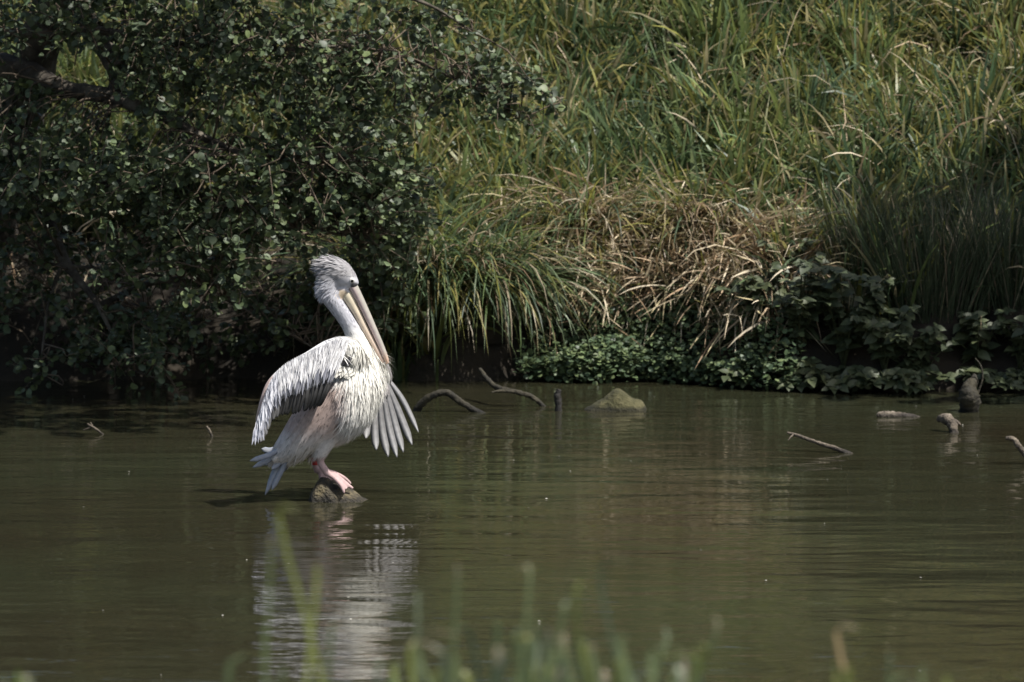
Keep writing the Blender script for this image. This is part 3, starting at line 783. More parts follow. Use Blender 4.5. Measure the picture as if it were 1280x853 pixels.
# ------------------------------------------------------------------ pelican
bird = empty('pelican', (BX, BY, 0.0))
tag(bird, 'pink-grey pelican with half-spread wings standing on a small rock', 'pelican')
RESTY = 0.0
def bt(pts, ring=20, n=None):
    """body tube: (px, py, dy, in-plane radius px, depth radius px)"""
    P = [B(p[0], p[1], p[2]) for p in pts]
    return tube(P, [p[3] * S for p in pts], ring, n or 6 * len(pts), squash=[p[4] / p[3] for p in pts])
body = Acc()
for pts in [
    # trunk and neck in one run
    [(340, 576, 0, 6, 12), (358, 562, 0, 17, 24), (382, 543, 0, 29, 36), (410, 518, 0, 39, 44), (434, 494, 0, 40, 46), (448, 468, 0, 31, 38), (450, 446, 0, 20, 25), (447, 428, 0, 14, 15), (441, 411, 0, 10.5, 11), (432.5, 396, 0, 10, 10), (423, 382, 0, 11, 10.5), (414, 367, 0, 12, 11.5), (414, 351, 0, 12.5, 12), (420, 339, 0, 12.5, 12)],
    # head, from nape to face
    [(408, 347, 0, 8, 9), (414, 341, 0, 13.5, 12), (422, 338.5, 0, 16.5, 13), (432, 345, 0, 15, 12.5), (440, 351, 0, 10, 10), (445, 357, 0, 6, 8)],
    [(424, 372, 0, 7, 7), (426, 366, 0, 8, 8), (434, 358, 0, 10, 8)],
    # near wing arm
    [(446, 446, -22, 14, 12), (438, 428, -34, 11, 9), (415, 427, -46, 8, 7), (388, 441, -56, 7, 6), (362, 455, -64, 6, 6), (343, 472, -70, 5, 5), (333, 494, -74, 3.5, 4), (326, 518, -76, 2, 3)],
    # far wing arm
    [(450, 448, 22, 14, 12), (462, 446, 38, 10, 8), (472, 458, 54, 8, 6), (479, 474, 64, 7, 5), (481, 484, 70, 5, 4), (478, 500, 74, 2.5, 3)],
    # thighs
    [(412, 535, -20, 20, 16), (406, 553, -20, 12, 11), (402, 565, -19, 8, 8), (401, 572, -19, 5.5, 5.5)],
    [(408, 535, 20, 20, 16), (402, 553, 20, 12, 11), (398, 565, 20, 7, 7), (397, 571, 20, 5, 5)],
    # near shank and foot
    [(401, 566, -19, 6, 6), (402, 576, -19, 4.6, 4.8), (406, 583, -19, 4.5, 4.8), (410, 589, -18, 4.8, 5.5)],
    [(409, 588, -18, 4.5, 5), (418, 594, -22, 3.2, 3.6), (427, 603, -27, 2.6, 3), (432, 613, -30, 1.8, 2)],
    [(409, 588, -18, 4.5, 5), (420, 592, -18, 3.2, 3.4), (432, 601, -18, 2.8, 3), (442, 609, -18, 2, 2)],
    [(409, 588, -18, 4.5, 5), (419, 590, -12, 3, 3), (431, 597, -6, 2.5, 2.8), (439, 605, -2, 1.8, 2)],
    [(410, 590, -18, 3.5, 5), (419, 595, -18, 2.2, 8), (428, 602, -18, 1.9, 10.5), (435, 608, -18, 1.3, 11)],
    # far shank and foot
    [(396, 566, 20, 5.5, 5.5), (393, 577, 20, 4.2, 4.4), (394, 586, 19, 4.2, 4.6), (397, 592, 18, 4.5, 5)],
    [(400, 591, 18, 4.5, 5), (401, 598, 10, 3, 3.5), (401, 604, 2, 2, 2)],
    [(400, 591, 18, 4.5, 5), (408, 595, 16, 3, 3.5), (416, 602, 14, 2.2, 2.5)],
    [(400, 591, 18, 4.5, 5), (407, 594, 24, 3, 3.2), (415, 602, 30, 2, 2.2)],
    [(400, 592, 17, 3.5, 5), (406, 597, 16, 2.2, 8), (412, 602, 16, 1.4, 10)],
]:
    v, q, t = bt(pts); body.add(v, q, t)
tmp = bpy.data.objects.new('tmp', body.mesh('tmp')); COL.objects.link(tmp)
rm = tmp.modifiers.new('r', 'REMESH'); rm.mode = 'VOXEL'; rm.voxel_size = 0.0045
sm = tmp.modifiers.new('s', 'SMOOTH'); sm.factor = 0.5; sm.iterations = 4
dg = bpy.context.evaluated_depsgraph_get()
bm_body = bpy.data.meshes.new_from_object(tmp.evaluated_get(dg))
bpy.data.objects.remove(tmp)
bm_body.name = 'body'
nv = len(bm_body.vertices)
co = np.empty(nv * 3, np.float32); bm_body.vertices.foreach_get('co', co); co = co.reshape(-1, 3).astype(float)
WHITE = np.array([0.74, 0.735, 0.73]); CREAM = np.array([0.81, 0.785, 0.70]); LAV = np.array([0.50, 0.50, 0.54]); CROWN = np.array([0.34, 0.325, 0.325])
PINKF = np.array([0.50, 0.39, 0.35]); REAR = np.array([0.64, 0.60, 0.575]); LEG = np.array([0.47, 0.335, 0.325]); DARK = np.array([0.07, 0.07, 0.085]); BLUEG = np.array([0.44, 0.47, 0.54])
def ss(a, b, x): t = np.clip((x - a) / (b - a), 0, 1); return t * t * (3 - 2 * t)
def plum_color(px, py, dy):
    c = np.tile(WHITE, (len(px), 1))
    def mixc(w, k): c[:] = c * (1 - w[:, None]) + k * w[:, None]
    mixc(ss(470, 430, py) * ss(420, 440, px) * 0.0 + ss(525, 470, py) * ss(415, 450, px) * 0.7, CREAM)
    mixc(ss(425, 395, py), LAV)
    mixc(ss(356, 338, py) * 0.8, CROWN)
    mixc(ss(445, 425, px) * ss(458, 466, py) * ss(560, 520, py) * (dy < 20), PINKF)
    mixc(ss(530, 555, py) * ss(425, 400, px), REAR)
    mixc(ss(563, 569, py) * ss(385, 393, px), LEG)
    return c
px = co[:, 0] / S + 420; py = 625 - co[:, 2] / S; dy = co[:, 1] / S
bc = plum_color(px, py, dy)
def patchc(cx, cy, rx, ry, k, soft=0.35):
    w = 1 - ss(1 - soft, 1 + soft, np.sqrt(((px - cx) / rx) ** 2 + ((py - cy) / ry) ** 2)); bc[:] = bc * (1 - w[:, None]) + np.array(k) * w[:, None]
patchc(444.5, 355.5, 5, 4.6, (0.05, 0.047, 0.05))          # dark bare skin before the eye
patchc(428, 366, 8, 6, (0.62, 0.50, 0.36))                # pouch skin at the gape
set_cols(bm_body, bc)
bo = link('body', bm_body, M_feather, bird)
bm_body.materials.clear(); bm_body.materials.append(M_feather)
bm_body.polygons.foreach_set('use_smooth', np.ones(len(bm_body.polygons), bool))
bm_body.calc_loop_triangles()
bvh = BVHTree.FromPolygons([Vector(c) for c in co], [tuple(p.vertices) for p in bm_body.polygons])

# plumage: thousands of narrow lanceolate feathers laid along the flow of the coat
def strips(P, D, Nn, length, width, c0, c1, rows=4, bend=0.25, lift=0.10, crest=None):
    n = len(P)
    D = D - Nn * np.sum(D * Nn, axis=1)[:, None]
    D /= np.linalg.norm(D, axis=1)[:, None] + 1e-9
    sd = np.cross(Nn, D)
    s = np.linspace(0, 1, rows)
    lift = np.broadcast_to(np.asarray(lift, float), (n,))
    prof = np.array([0.45, 1.0, 0.85, 0.08]) if rows == 4 else np.interp(s, [0, .3, .7, 1], [.5, 1, .9, .08])
    Q = P[:, None] + D[:, None] * (s[None, :, None] * length[:, None, None]) + Nn[:, None] * ((lift[:, None] * s[None] - bend * 0.3 * s[None] ** 2) * length[:, None])[..., None]
    wv = sd[:, None] * (width[:, None] * prof[None] * 0.5)[..., None]
    V = np.stack([Q - wv, Q + wv], axis=2).reshape(-1, 3)
    b = (np.arange(n) * rows * 2)[:, None, None]; i = np.arange(rows - 1)[None, :, None] * 2
    q = np.concatenate([b + i, b + i + 1, b + i + 3, b + i + 2], axis=2).reshape(-1, 4)
    C = c0[:, None] * (1 - s[None, :, None]) + c1[:, None] * s[None, :, None]
    return V, q, np.repeat(C, 2, axis=1).reshape(-1, 3)
def plumage():
    r = np.random.default_rng(201)
    nt = len(bm_body.loop_triangles)
    tv = np.empty(nt * 3, np.int32); bm_body.loop_triangles.foreach_get('vertices', tv); tv = tv.reshape(-1, 3)
    A, Bv, Cv = co[tv[:, 0]], co[tv[:, 1]], co[tv[:, 2]]
    cr = np.cross(Bv - A, Cv - A); ar = np.linalg.norm(cr, axis=1)
    n = 30000
    k = r.choice(nt, n, p=ar / ar.sum())
    a, b = r.random(n), r.random(n); f = a + b > 1; a[f], b[f] = 1 - a[f], 1 - b[f]
    P = A[k] + (Bv[k] - A[k]) * a[:, None] + (Cv[k] - A[k]) * b[:, None]
    Nn = cr[k] / (ar[k][:, None] + 1e-12)
    x, y, z = P[:, 0] / S + 420, 625 - P[:, 2] / S, P[:, 1] / S
    keep = ~((y > 566) & (x > 388)) & ~((x > 424) & (y > 342) & (y < 375) & (x > 424 + (y - 342) * 0.1)) & ~((x < 425) & (y > 420) & (z < -48)) & ~((x > 466) & (z > 48))
    keep &= (x - 442.5) ** 2 + (y - 350.5) ** 2 > 60
    P, Nn, x, y, z = P[keep], Nn[keep], x[keep], y[keep], z[keep]; n = len(P)
    du = np.full(n, -0.55); dv = np.full(n, 0.8)
    ln = np.full(n, 16.0); wd = np.full(n, 1.7); lift = np.full(n, 0.05)
    br = ss(420, 440, x + (500 - y) * 0.2) * ss(425, 445, y) * ss(575, 540, y)
    du = du * (1 - br) + br * (-0.05 - 0.5 * ss(470, 545, y)); dv = dv * (1 - br) + br * 0.9
    ln = ln * (1 - br) + 30 * br; wd = wd * (1 - br) + 1.25 * br
    nk = ss(432, 418, y) * ss(362, 372, y)
    du = du * (1 - nk) + nk * 0.5; dv = dv * (1 - nk) + nk * 0.85; ln = ln * (1 - nk) + 6 * nk; wd = wd * (1 - nk) + 1.5 * nk; lift = lift * (1 - nk) + 0.05 * nk
    hd = ss(378, 360, y)
    hx, hy = x - 446, y - 340 + 9; hl = np.sqrt(hx * hx + hy * hy) + 1e-6
    du = du * (1 - hd) + hd * hx / hl; dv = dv * (1 - hd) + hd * hy / hl
    nape = hd * ss(420, 402, x)
    crest = hd * ss(436, 418, x) * ss(338, 326, y)
    ln = ln * (1 - hd) + hd * (7 + 4.5 * nape + 7 * crest); wd = wd * (1 - hd) + 1.3 * hd
    lift = lift * (1 - hd) + hd * (0.08 + 0.36 * nape + 0.42 * crest)
    face = hd * ss(430, 440, x)
    ln = ln * (1 - 0.6 * face)
    pk = ss(442, 430, x) * ss(458, 466, y) * ss(560, 520, y) * (z < 20) * (1 - br * 0.8)
    ln = ln * (1 - pk) + 9 * pk; wd = wd * (1 - pk) + 1.6 * pk
    rear = ss(525, 560, y) * ss(425, 400, x)
    ln = ln * (1 - rear) + 26 * rear; wd = wd * (1 - rear) + 1.3 * rear; lift = lift + 0.10 * rear
    ln = ln * (1 - 0.6 * ss(376, 356, x) * (y > 530)); lg = ss(388, 396, x) * ss(540, 552, y); ln = ln * (1 - 0.6 * lg)
    D = np.stack([du, np.zeros(n), -dv], -1) + r.normal(size=(n, 3)) * 0.14
    c = plum_color(x, y, z) * (1 + r.normal(size=(n, 1)) * 0.07)
    dk = r.random(n) < 0.20 * br + 0.16 * hd * (1 - face) + 0.05
    c0, c1 = c * 0.88, c * 1.05
    c0[dk] *= 0.38; c1[dk] *= 0.45
    wd[dk] *= 0.55
    return strips(P + Nn * 0.001, D, Nn, ln * S * r.uniform(.7, 1.25, n), wd * S * r.uniform(.75, 1.25, n), c0, c1, lift=lift)
a = Acc(); v, q, c = plumage(); a.add(v, q, None, c)
pl = link('plumage', a.mesh('plumage'), M_feather, bo); pl['kind'] = 'stuff'

def feather(name, pts, width, parent, dark, edge, normal, seed, tipround=0.6, shaft=(0.62, 0.6, 0.58), rows=11, ramp=None):
    """one flight feather along pts (bird pixels): vane of two webs with a raised shaft"""
    P = catmull([B(*p) for p in pts], rows)
    T = np.gradient(P, axis=0); T /= np.linalg.norm(T, axis=1)[:, None]
    Nn = np.asarray(normal, float); Nn = Nn / np.linalg.norm(Nn)
    sd = np.cross(Nn[None], T); sd /= np.linalg.norm(sd, axis=1)[:, None]
    nn = np.cross(T, sd)
    s = np.linspace(0, 1, rows)
    prof = np.interp(s, [0, .12, .45, .8, .93, 1], [.3, .75, 1, .9, .9 * tipround, .12])
    r = np.random.default_rng(seed)
    hw = width * S * 0.5
    xs = [-1.0, -0.72, -0.12, 0.12, 0.6, 0.85]; zs = [-0.10, 0.03, 0.07, 0.07, 0.0, -0.14]
    V = np.stack([P + sd * (hw * prof * x)[:, None] + nn * (hw * z * (1 if i not in (2, 3) else 1.6)) for i, (x, z) in enumerate(zip(xs, zs))], axis=1).reshape(-1, 3)
    m = len(xs)
    i = np.arange(rows - 1)[:, None] * m; j = np.arange(m - 1)[None]
    q = np.stack([i + j, i + j + 1, i + m + j + 1, i + m + j], -1).reshape(-1, 4)
    dark, edge = np.array(dark), np.array(edge)
    if ramp is not None: ramp = np.array(ramp)[:, None] * np.array([1.0, 0.985, 0.985]) * (1 + r.normal() * 0.05)
    else: ramp = np.stack([edge, 0.6 * edge + 0.4 * dark, 0.5 * dark + 0.5 * np.array(shaft), 0.6 * dark + 0.4 * np.array(shaft), dark, 0.75 * dark], 0) * (1 + r.normal() * 0.06)
    C = np.tile(ramp, (rows, 1))
    me = mesh_np(name, V, q, None, C)
    o = link(name, me, M_feather, parent)
    sol = o.modifiers.new('thickness', 'SOLIDIFY'); sol.thickness = 0.0006
    return o
# ---- near wing
LEAD = catmull([(440, 421, -44), (418, 421, -56), (388, 434, -66), (361, 448, -74), (345, 466, -80), (336, 489, -84), (330, 508, -86), (327, 519, -86)], 60)
TRAIL = catmull([(403, 502, -58), (388, 506, -66), (372, 509, -72), (357, 510, -77), (347, 515, -81), (340, 527, -84), (333, 541, -86), (324, 537, -87)], 60)
def edge(E, t): return np.array([np.interp(t, np.linspace(0, 1, 60), E[:, k]) for k in range(3)])
WN = np.array([-0.12, -1.0, 0.32])
base_pts = Acc()
us = np.linspace(0, 1, 22); vs = np.linspace(0, 0.72, 9)
grid = np.array([[B(*(edge(LEAD, u) * (1 - v) + edge(TRAIL, u) * v + np.array([0, 3.0 - 9 * math.sin(math.pi * v) * 0.4 * 1.0, 0]) * 0 + np.array([0, 0, 3 - 8 * math.sin(math.pi * v)]))) for u in us] for v in vs])
Vg = grid.reshape(-1, 3); ii = (np.arange(8)[:, None] * 22 + np.arange(21)[None]).ravel()
base_pts.add(Vg, np.stack([ii, ii + 1, ii + 23, ii + 22], 1), None, (0.30, 0.30, 0.32))
nw = link('near_wing', base_pts.mesh('near_wing'), M_feather, bird)
nw['label'] = 'silver-grey drooping wing on the side of the viewer'
nw.name = 'wing'
sol = nw.modifiers.new('thickness', 'SOLIDIFY'); sol.thickness = 0.004
for k in range(27):
    t = k / 26
    tip = edge(TRAIL, t)
    u0 = 0.16 + 0.74 * t
    root = edge(LEAD, u0) * 0.55 + tip * 0.45
    root[0] += 10 * (1 - t) ** 2
    mid = (root + tip) / 2 + np.array([1.5, 0, -5 + 2 * t])
    dk = np.array([0.05, 0.051, 0.065]) if k < 9 else np.array([0.11, 0.114, 0.135]) * (1 + 0.5 * abs(t - .5))
    ed = np.array([0.42, 0.43, 0.47]) if k > 3 else np.array([0.2, 0.2, 0.23])
    j = np.random.default_rng(300 + k).normal(size=3) * np.array([0.8, 0.6, 0]) * 1.2
    feather('flight_feather', [tuple(root + (0, 0, 1.5)), tuple(mid + (0, 0, 0.05 * k)), tuple(tip + (j[0], j[1], -0.25 * k))], 6.2 - 1.2 * t, nw, dk, ed, WN, 300 + k, 0.7, ramp=(0.34, 0.05, 0.075, 0.06, 0.035, 0.02) if k < 13 else (0.42, 0.16, 0.22, 0.18, 0.12, 0.05))
def coverts():
    r = np.random.default_rng(401); A = Acc()
    rows = [(0.36, 24, 2.8, 60), (0.31, 20, 2.4, 74), (0.27, 20, 2.1, 90), (0.23, 20, 2.0, 94), (0.19, 20, 1.9, 98), (0.15, 19, 1.8, 100), (0.11, 18, 1.8, 102), (0.075, 17, 1.7, 104), (0.04, 16, 1.7, 104), (0.01, 14, 1.6, 104), (-0.02, 12, 1.6, 100)]
    for ri, (v0, ln, wd, cnt) in enumerate(rows):
        t = (np.arange(cnt) + r.uniform(0.1, .9, cnt)) / cnt
        for tt in t:
            le, tr = edge(LEAD, tt), edge(TRAIL, min(1, max(0, (tt - 0.10) / 0.9)))
            p = le * (1 - v0) + tr * v0
            d = (tr - le); d /= np.linalg.norm(d[:2]) + 1e-6
            d[:2] += r.normal(size=2) * 0.09
            bulge = 8 * math.sin(math.pi * max(0, min(1, v0 * 0.9 + 0.1)))
            p0 = B(p[0], p[1], p[2] - bulge - 1.5)
            D = B(420 + d[0], 625 + d[1], d[2] * 0.2) - B(420, 625, 0)
            l = ln * r.uniform(.8, 1.2) * S * (1 - 0.25 * tt)
            w_ = wd * r.uniform(.8, 1.2) * S
            Nn = WN / np.linalg.norm(WN) + r.normal(size=3) * 0.10
            base = np.array([0.64, 0.64, 0.675]) if ri > 1 else np.array([0.26, 0.265, 0.30]) * (1.0 + 1.0 * max(0, tt - 0.45))
            base = base * (1 + r.normal() * 0.05)
            if ri > 1 and tt < 0.5: base = base * np.array([1.06, 1.05, 1.0])
            V, q, C = strips(p0[None], D[None] / np.linalg.norm(D), (Nn / np.linalg.norm(Nn))[None], np.array([l]), np.array([w_]), base[None] * 0.9, base[None] * 1.05, lift=0.045, bend=0.25)
            A.add(V, q, None, C)
            if r.random() < 0.42:      # dark shaft streak
                dk = np.array([0.10, 0.10, 0.12])
                V, q, C = strips((p0 + np.array([0, -0.0016, 0.0005]))[None], D[None] / np.linalg.norm(D), (Nn / np.linalg.norm(Nn))[None], np.array([l * .8]), np.array([w_ * .24]), dk[None], dk[None] * 2.2, lift=0.045, bend=0.25)
                A.add(V, q, None, C)
    return A
cv = link('covert_feathers', coverts().mesh('covert_feathers'), M_feather, nw); cv['kind'] = 'stuff'
# tuft of grey feathers at the shoulder and the white axillars below it
def tuft():
    r = np.random.default_rng(402); A = Acc()
    for k in range(46):
        x, y = r.uniform(432, 442), r.uniform(426, 446)
        p = B(x, y, -38 + (y - 426) * 0.12 + r.uniform(-2, 0)); c = np.array([0.17, 0.165, 0.18]) * r.uniform(.5, 1.6)
        V, q, C = strips(p[None], np.array([[r.normal() * .2 - 0.12, -0.05, -1.0]]), np.array([[0.1, -1, 0.15]]), np.array([r.uniform(9, 15) * S]), np.array([2.4 * S]), c[None], c[None] * 1.5, lift=0.05)
        A.add(V, q, None, C)
    for k in range(60):
        x = r.uniform(418, 446); y = 455 + abs(x - 428) * 0.15 + r.uniform(-3, 5)
        p = B(x, y, -42 + abs(x - 424) * 0.25 + r.uniform(-2, 0)); c = np.array([0.74, 0.72, 0.66]) * r.uniform(.9, 1.05)
        V, q, C = strips(p[None], np.array([[-0.7 + r.normal() * .2, -0.1, -0.5 + r.normal() * .15]]), np.array([[0.1, -1, 0.45]]), np.array([r.uniform(8, 13) * S]), np.array([4 * S]), c[None], c[None], lift=0.05)
        A.add(V, q, None, C)
    return A
sh = link('shoulder_feathers', tuft().mesh('shoulder_feathers'), M_feather, nw); sh['kind'] = 'stuff'

# ---- far wing: fanned primaries
fw_a = Acc()
v, q, t = bt([(462, 447, 40, 9, 5), (474, 460, 56, 9, 5), (481, 476, 68, 8, 5), (483, 488, 74, 4, 3)]); fw_a.add(v, q, t, (0.26, 0.245, 0.24))
fw = link('wing', fw_a.mesh('wing'), M_feather, bird); fw['label'] = 'wing on the far side with fanned pale primaries'
FP = [((482, 478), (501, 508), (522, 547)), ((480, 482), (496, 524), (514, 563)), ((478, 484), (489, 532), (503, 572)), ((475, 486), (482, 536), (495, 578)), ((471, 490), (474, 540), (484, 577)), ((466, 494), (465, 540), (469, 568)), ((461, 500), (456, 535), (456, 553)), ((456, 505), (447, 535), (446, 547)), ((450, 508), (438, 530), (436, 542))]
for k, (a_, m_, b_) in enumerate(FP):
    z = 70 - k * 3.2
    feather('flight_feather', [(*a_, z), (m_[0] + 1.5, m_[1] - 1, z + 2), (*b_, z - 3)], 12.0 if k else 8.4, fw, (0.36, 0.345, 0.345), (0.72, 0.70, 0.69), (-0.35, -1.0, 0.25), 500 + k, 0.4, (0.7, 0.68, 0.64), 15, (0.10, 0.17, 0.70, 0.66, 0.30, 0.09))
def fw_cov():
    r = np.random.default_rng(403); A = Acc()
    for k in range(120):
        t = r.random(); f = r.random()
        a_ = np.array([468, 456, 48]) * (1 - t) + np.array([483, 482, 72]) * t
        p = B(a_[0] + r.normal() * 2 - f * 8, a_[1] + f * 16, a_[2] - 6)
        c = np.array([0.33, 0.31, 0.31]) * r.uniform(.6, 1.7)
        V, q, C = strips(p[None], np.array([[0.25 + r.normal() * .15, 0, -1.0]]), np.array([[0.2, -1, 0.3]]), np.array([r.uniform(10, 18) * S]), np.array([2.8 * S]), c[None] * .9, c[None] * 1.1, lift=0.06)
        A.add(V, q, None, C)
    return A
f2 = link('covert_feathers', fw_cov().mesh('covert_feathers'), M_feather, fw); f2['kind'] = 'stuff'

# ---- tail
tl_a = Acc(); v, q, t = bt([(362, 556, 0, 12, 16), (350, 566, 0, 10, 20), (342, 574, 0, 6, 20)]); tl_a.add(v, q, t, REAR)
tl = link('tail', tl_a.mesh('tail'), M_feather, bird)
TP = [((360, 554), (338, 566), (314, 573), -16), ((360, 557), (340, 571), (317, 582), -12), ((362, 560), (348, 584), (332, 617), -10), ((364, 562), (352, 588), (341, 610), -14), ((356, 556), (338, 564), (326, 562), 8), ((358, 560), (346, 582), (334, 612), -6), ((360, 562), (349, 588), (337, 606), -2), ((362, 564), (350, 584), (338, 592), 4), ((358, 560), (342, 574), (328, 581), 2), ((364, 566), (354, 584), (348, 597), -8), ((362, 562), (350, 576), (341, 584), -12), ((360, 560), (344, 570), (333, 570), 12), ((366, 568), (358, 582), (352, 590), 6)]
for k, (a_, m_, b_, z) in enumerate(TP):
    feather('tail_feather', [(*a_, z), (*m_, z * 1.3), (*b_, z * 1.6)], 8.4, tl, BLUEG * 0.5, BLUEG * 0.9, (-0.4, -1.0, 0.5), 600 + k, 0.38, (0.5, 0.5, 0.52))

# ---- bill, eye, leg ring
def bill_part(name, pts, parent, cols):
    v, q, t = bt(pts, 16, 30)
    c = cols((v[:, 0] / S + 420), 625 - v[:, 2] / S, v[:, 1] / S, v)
    return link(name, mesh_np(name, v, q, t, c), M_bill, parent)
def up_c(x, y, z, v):
    s = np.clip((y - 352) / 98, 0, 1)
    cx = np.interp(y, [350, 378, 406, 432, 450, 456], [441, 453, 465.5, 477.5, 484, 485])
    side = (x - cx) / 6
    c = np.tile(np.array([0.47, 0.37, 0.355]), (len(x), 1))
    w = ss(-0.15, 0.35, side)[:, None]; c = c * (1 - w) + np.array([0.34, 0.315, 0.275]) * w
    e = ss(0.85, 1.0, s)[:, None]; c = c * (1 - e) + np.array([0.52, 0.36, 0.27]) * e
    return c
bill = bill_part('bill', [(438, 348, 0, 5, 7), (442, 356, 0, 6, 8), (453.5, 379, 0, 5.2, 6.5), (466, 406, 0, 4.4, 6), (477.5, 432, 0, 3.7, 5.5), (483.5, 447, 0, 2.9, 4.2), (485, 453.5, 0, 1.8, 2.2)], bird, up_c)
def lo_c(x, y, z, v):
    s = np.clip((y - 358) / 90, 0, 1)[:, None]
    return np.array([0.58, 0.52, 0.38]) * (1 - s) + np.array([0.58, 0.44, 0.36]) * s
bill_part('pouch', [(428, 360, 0, 7, 6.5), (433.5, 366, 0, 8, 6.6), (444, 384, 0, 5.8, 5.6), (456.5, 408.5, 0, 4.6, 4.8), (469, 431, 0, 3.4, 4.2), (478, 448, 0, 2.4, 3), (481, 452, 0, 1.5, 2)], bill, lo_c)
def surf_y(px_, py_):
    p = B(px_, py_, 0); h = bvh.ray_cast(Vector((p[0], -1.0, p[2])), Vector((0, 1, 0)))
    return h[0].y if h[0] else -12 * S
def ball(name, px_, py_, rad, mat, parent, out=0.0, seed=0, flat=0.6):
    bmx = bmesh.new(); bmesh.ops.create_uvsphere(bmx, u_segments=16, v_segments=10, radius=rad * S)
    bmesh.ops.scale(bmx, vec=(1, flat, 1), verts=bmx.verts)
    p = B(px_, py_, 0); bmesh.ops.translate(bmx, vec=(p[0], surf_y(px_, py_) - out * S, p[2]), verts=bmx.verts)
    me = bpy.data.meshes.new(name); bmx.to_mesh(me); bmx.free(); me.polygons.foreach_set('use_smooth', np.ones(len(me.polygons), bool))
    return link(name, me, mat, parent)
M_eye = mat_new('eye_white')[0]; M_eye.node_tree.nodes['Principled BSDF'].inputs['Base Color'].default_value = (0.6, 0.58, 0.55, 1)
M_pup = mat_new('eye_dark')[0]; M_pup.node_tree.nodes['Principled BSDF'].inputs['Base Color'].default_value = (0.01, 0.008, 0.006, 1); M_pup.node_tree.nodes['Principled BSDF'].inputs['Roughness'].default_value = 0.1
eye = ball('eye', 441.2, 348.5, 3.5, M_eye, bird, 0.6)
ball('pupil', 441.7, 349.0, 2.1, M_pup, eye, 2.0)
M_ring = mat_new('red_ring')[0]; M_ring.node_tree.nodes['Principled BSDF'].inputs['Base Color'].default_value = (0.42, 0.03, 0.03, 1)
v, q, t = tube([B(393.6, 574, 20), B(393.2, 577, 20), B(393.4, 583, 20)], [5.4 * S] * 3, 16, 6)
rg = link('leg_ring', mesh_np('leg_ring', v, q, t), M_ring, bird)
rg['label'] = 'red numbered ring on one leg'

# ------------------------------------------------------------------ foreground grass by the viewer (out of focus)
def near_blade(parent, px, py, Y, lean, c0, c1, wd, seed, bend=0.3):
    r = np.random.default_rng(seed)
    tip = at(px, py, Y)
    gz = float(bank_z(np.array(tip[0]), np.array(tip[1]))) - 0.02
    foot = np.array([tip[0] - lean, Y + r.uniform(-.1, .1), gz])
    kink = 0.0 if r.random() < 0.45 else r.normal() * 0.035
    P = catmull([foot, foot * 0.6 + tip * 0.4 + (-(lean) * 0.35, 0, 0.02), foot * 0.25 + tip * 0.75 + (-(lean) * 0.2, 0, 0.02), tip - (0.9 * (kink if abs(kink) > 0 else 0.0), 0, 0.012 + 0.02 * (kink == 0)), tip], 14)
    s = np.linspace(0, 1, 14); prof = np.interp(s, [0, .3, .85, 1], [.7, 1, .8, .15])
    sd = np.array([math.cos(r.uniform(-.5, .5)), math.sin(r.uniform(-.5, .5)), 0]) * wd * 0.75
    nn = np.array([0, -0.15 * wd, 0])
    V = np.stack([P - sd * prof[:, None], P + nn, P + sd * prof[:, None]], 1).reshape(-1, 3) - parent_loc
    i = np.arange(13)[:, None] * 3; j = np.arange(2)[None]
    q = np.stack([i + j, i + j + 1, i + 3 + j + 1, i + 3 + j], -1).reshape(-1, 4)
    m = (ss(0.75, 0.95, s))[:, None]; C = np.repeat(np.array(c0)[None] * (1 - m) + np.array(c1)[None] * m, 3, axis=0)
    link('blade', mesh_np('blade', V, q, None, C), M_sedge, parent)
GR, TN, YL = (0.15, 0.19, 0.085), (0.50, 0.41, 0.28), (0.5, 0.43, 0.06)
PALE, DEEP, LIME = (0.27, 0.31, 0.21), (0.06, 0.085, 0.05), (0.21, 0.24, 0.065)
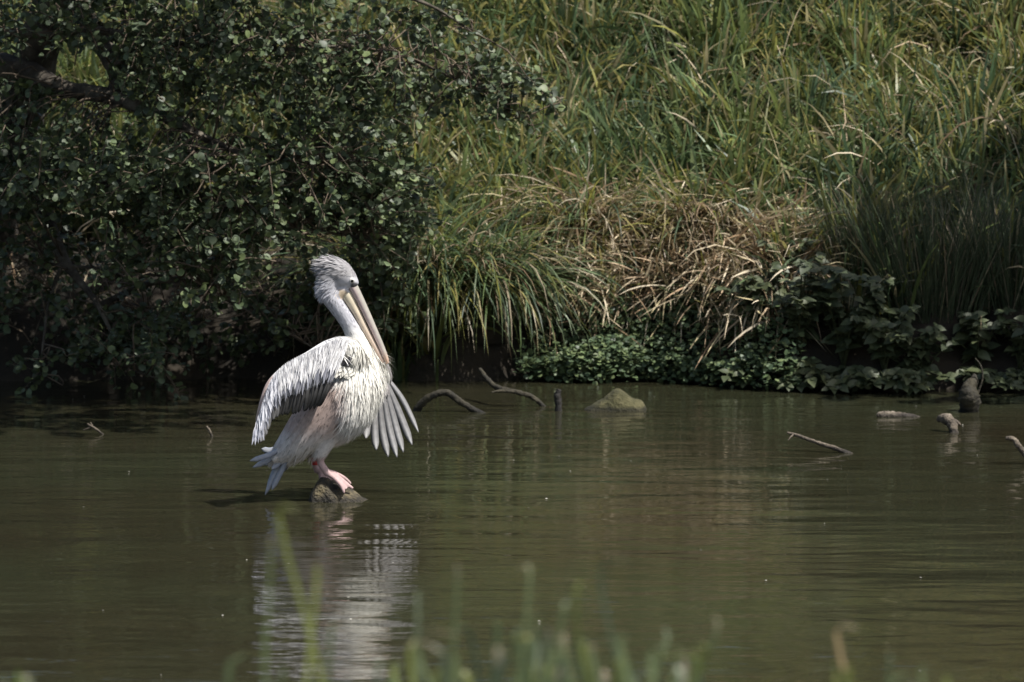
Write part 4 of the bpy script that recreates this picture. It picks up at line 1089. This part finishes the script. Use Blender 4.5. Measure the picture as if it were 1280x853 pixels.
TUFTS = [
    ('soft green grass tuft on the near shore, seen before the reflection of the pelican', [(338, 668, 4.6, .02, GR, TN, .0035), (372, 640, 4.5, -.07, LIME, LIME, .005), (395, 705, 4.6, .04, LIME, LIME, .004), (330, 790, 4.6, 0, GR, GR, .004), (425, 785, 4.6, .05, GR, GR, .004)], 3, (330, 430, 790)),
    ('near-shore grass tuft with upright tan-tipped blades', [(571, 704, 4.8, .02, GR, TN, .0042), (522, 738, 4.8, .0, (0.13, 0.16, 0.1), PALE, .004), (648, 712, 4.8, .01, GR, TN, .004), (535, 815, 4.8, -.05, GR, (0.14, 0.17, 0.07), .006), (500, 832, 4.8, -.10, LIME, LIME, .005)], 12, (490, 610, 780)),
    ('near-shore grass tuft with one bright yellow tip', [(645, 800, 4.6, .01, GR, YL, .005), (660, 770, 4.6, .01, GR, (0.2, 0.17, 0.07), .004), (706, 758, 4.6, .08, GR, (0.14, 0.17, 0.1), .005), (684, 785, 4.6, .10, GR, TN, .005), (742, 735, 4.6, .01, LIME, LIME, .0035), (788, 705, 4.6, .0, DEEP, DEEP, .0035)], 18, (620, 740, 770)),
    ('near-shore grass tuft with a leaning tan seed tip', [(892, 770, 4.8, .16, GR, TN, .004), (830, 785, 4.8, .14, GR, PALE, .005), (845, 808, 4.8, .13, GR, (0.19, 0.2, 0.1), .005), (856, 815, 4.8, .0, TN, (0.50, 0.43, 0.33), .005)], 18, (740, 890, 770)),
    ('sparse near-shore grass tuft with a curved brown blade', [(1072, 786, 4.8, -.04, (0.36, 0.27, 0.14), TN, .005), (1112, 815, 4.8, .01, GR, PALE, .004), (1045, 818, 4.8, .0, LIME, LIME, .004)], 5, (1040, 1230, 815)),
    ('tiny near-shore grass tuft away from the other near tufts', [(22, 838, 4.6, .02, (0.13, 0.2, 0.05), (0.14, 0.2, 0.05), .005), (5, 846, 4.6, -.02, PALE, PALE, .006)], 3, (0, 50, 842)),
]
def fill_tuft(bl, n, box, seed):
    r = np.random.default_rng(seed); out = list(bl)
    for _ in range(n):
        c = [GR, LIME, PALE, DEEP, GR][int(r.integers(0, 5))]
        out.append((r.uniform(box[0], box[1]), box[2] + (853 - box[2]) * r.random() ** 0.7, r.uniform(4.3, 5.0), r.normal() * 0.09, c, c if r.random() < .75 else TN, r.uniform(.004, .008)))
    return out
TUFTS = [(lab, fill_tuft(bl, n, box, 900 + i)) for i, (lab, bl, n, box) in enumerate(TUFTS)]
for k, (lab, bl) in enumerate(TUFTS):
    t0 = at(bl[0][0], bl[0][1], bl[0][2])
    parent_loc = np.array([t0[0], t0[1], float(bank_z(np.array(t0[0]), np.array(t0[1])))])
    T = empty('grass_tuft', parent_loc); tag(T, lab, 'grass', 'grass tufts on the near shore')
    for m, (a_, b_, Y, le, c0, c1, wd) in enumerate(bl):
        near_blade(T, a_, b_, Y, le, c0, c1, wd, 700 + 20 * k + m)

# drifting flecks: petals, seeds and foam on the water
def flecks():
    r = np.random.default_rng(801); n = 45
    px_, py_ = r.uniform(0, 1280, n), 490 + 355 * r.random(n) ** 1.3
    A = Acc()
    for a_, b_ in zip(px_, py_):
        p = on_water(a_, b_, 0.003); s = r.uniform(0.0015, 0.004) * (1.8 if r.random() < .1 else 1)
        ang = np.sort(r.uniform(0, 6.28, 5))
        V = np.stack([p[0] + s * np.cos(ang) * 1.4, p[1] + s * np.sin(ang) * 2, np.full(5, p[2])], -1)
        V = np.vstack([V, p + (0, 0, 0.002)])
        A.add(V, None, [(5, i, (i + 1) % 5) for i in range(5)], np.array([0.5, 0.48, 0.42]) * r.uniform(.3, 1.2))
    tag(link('floating_flecks', A.mesh('floating_flecks'), M_straw), 'tiny pale seeds and petals drifting on the pond', 'debris', kind='stuff')
flecks()
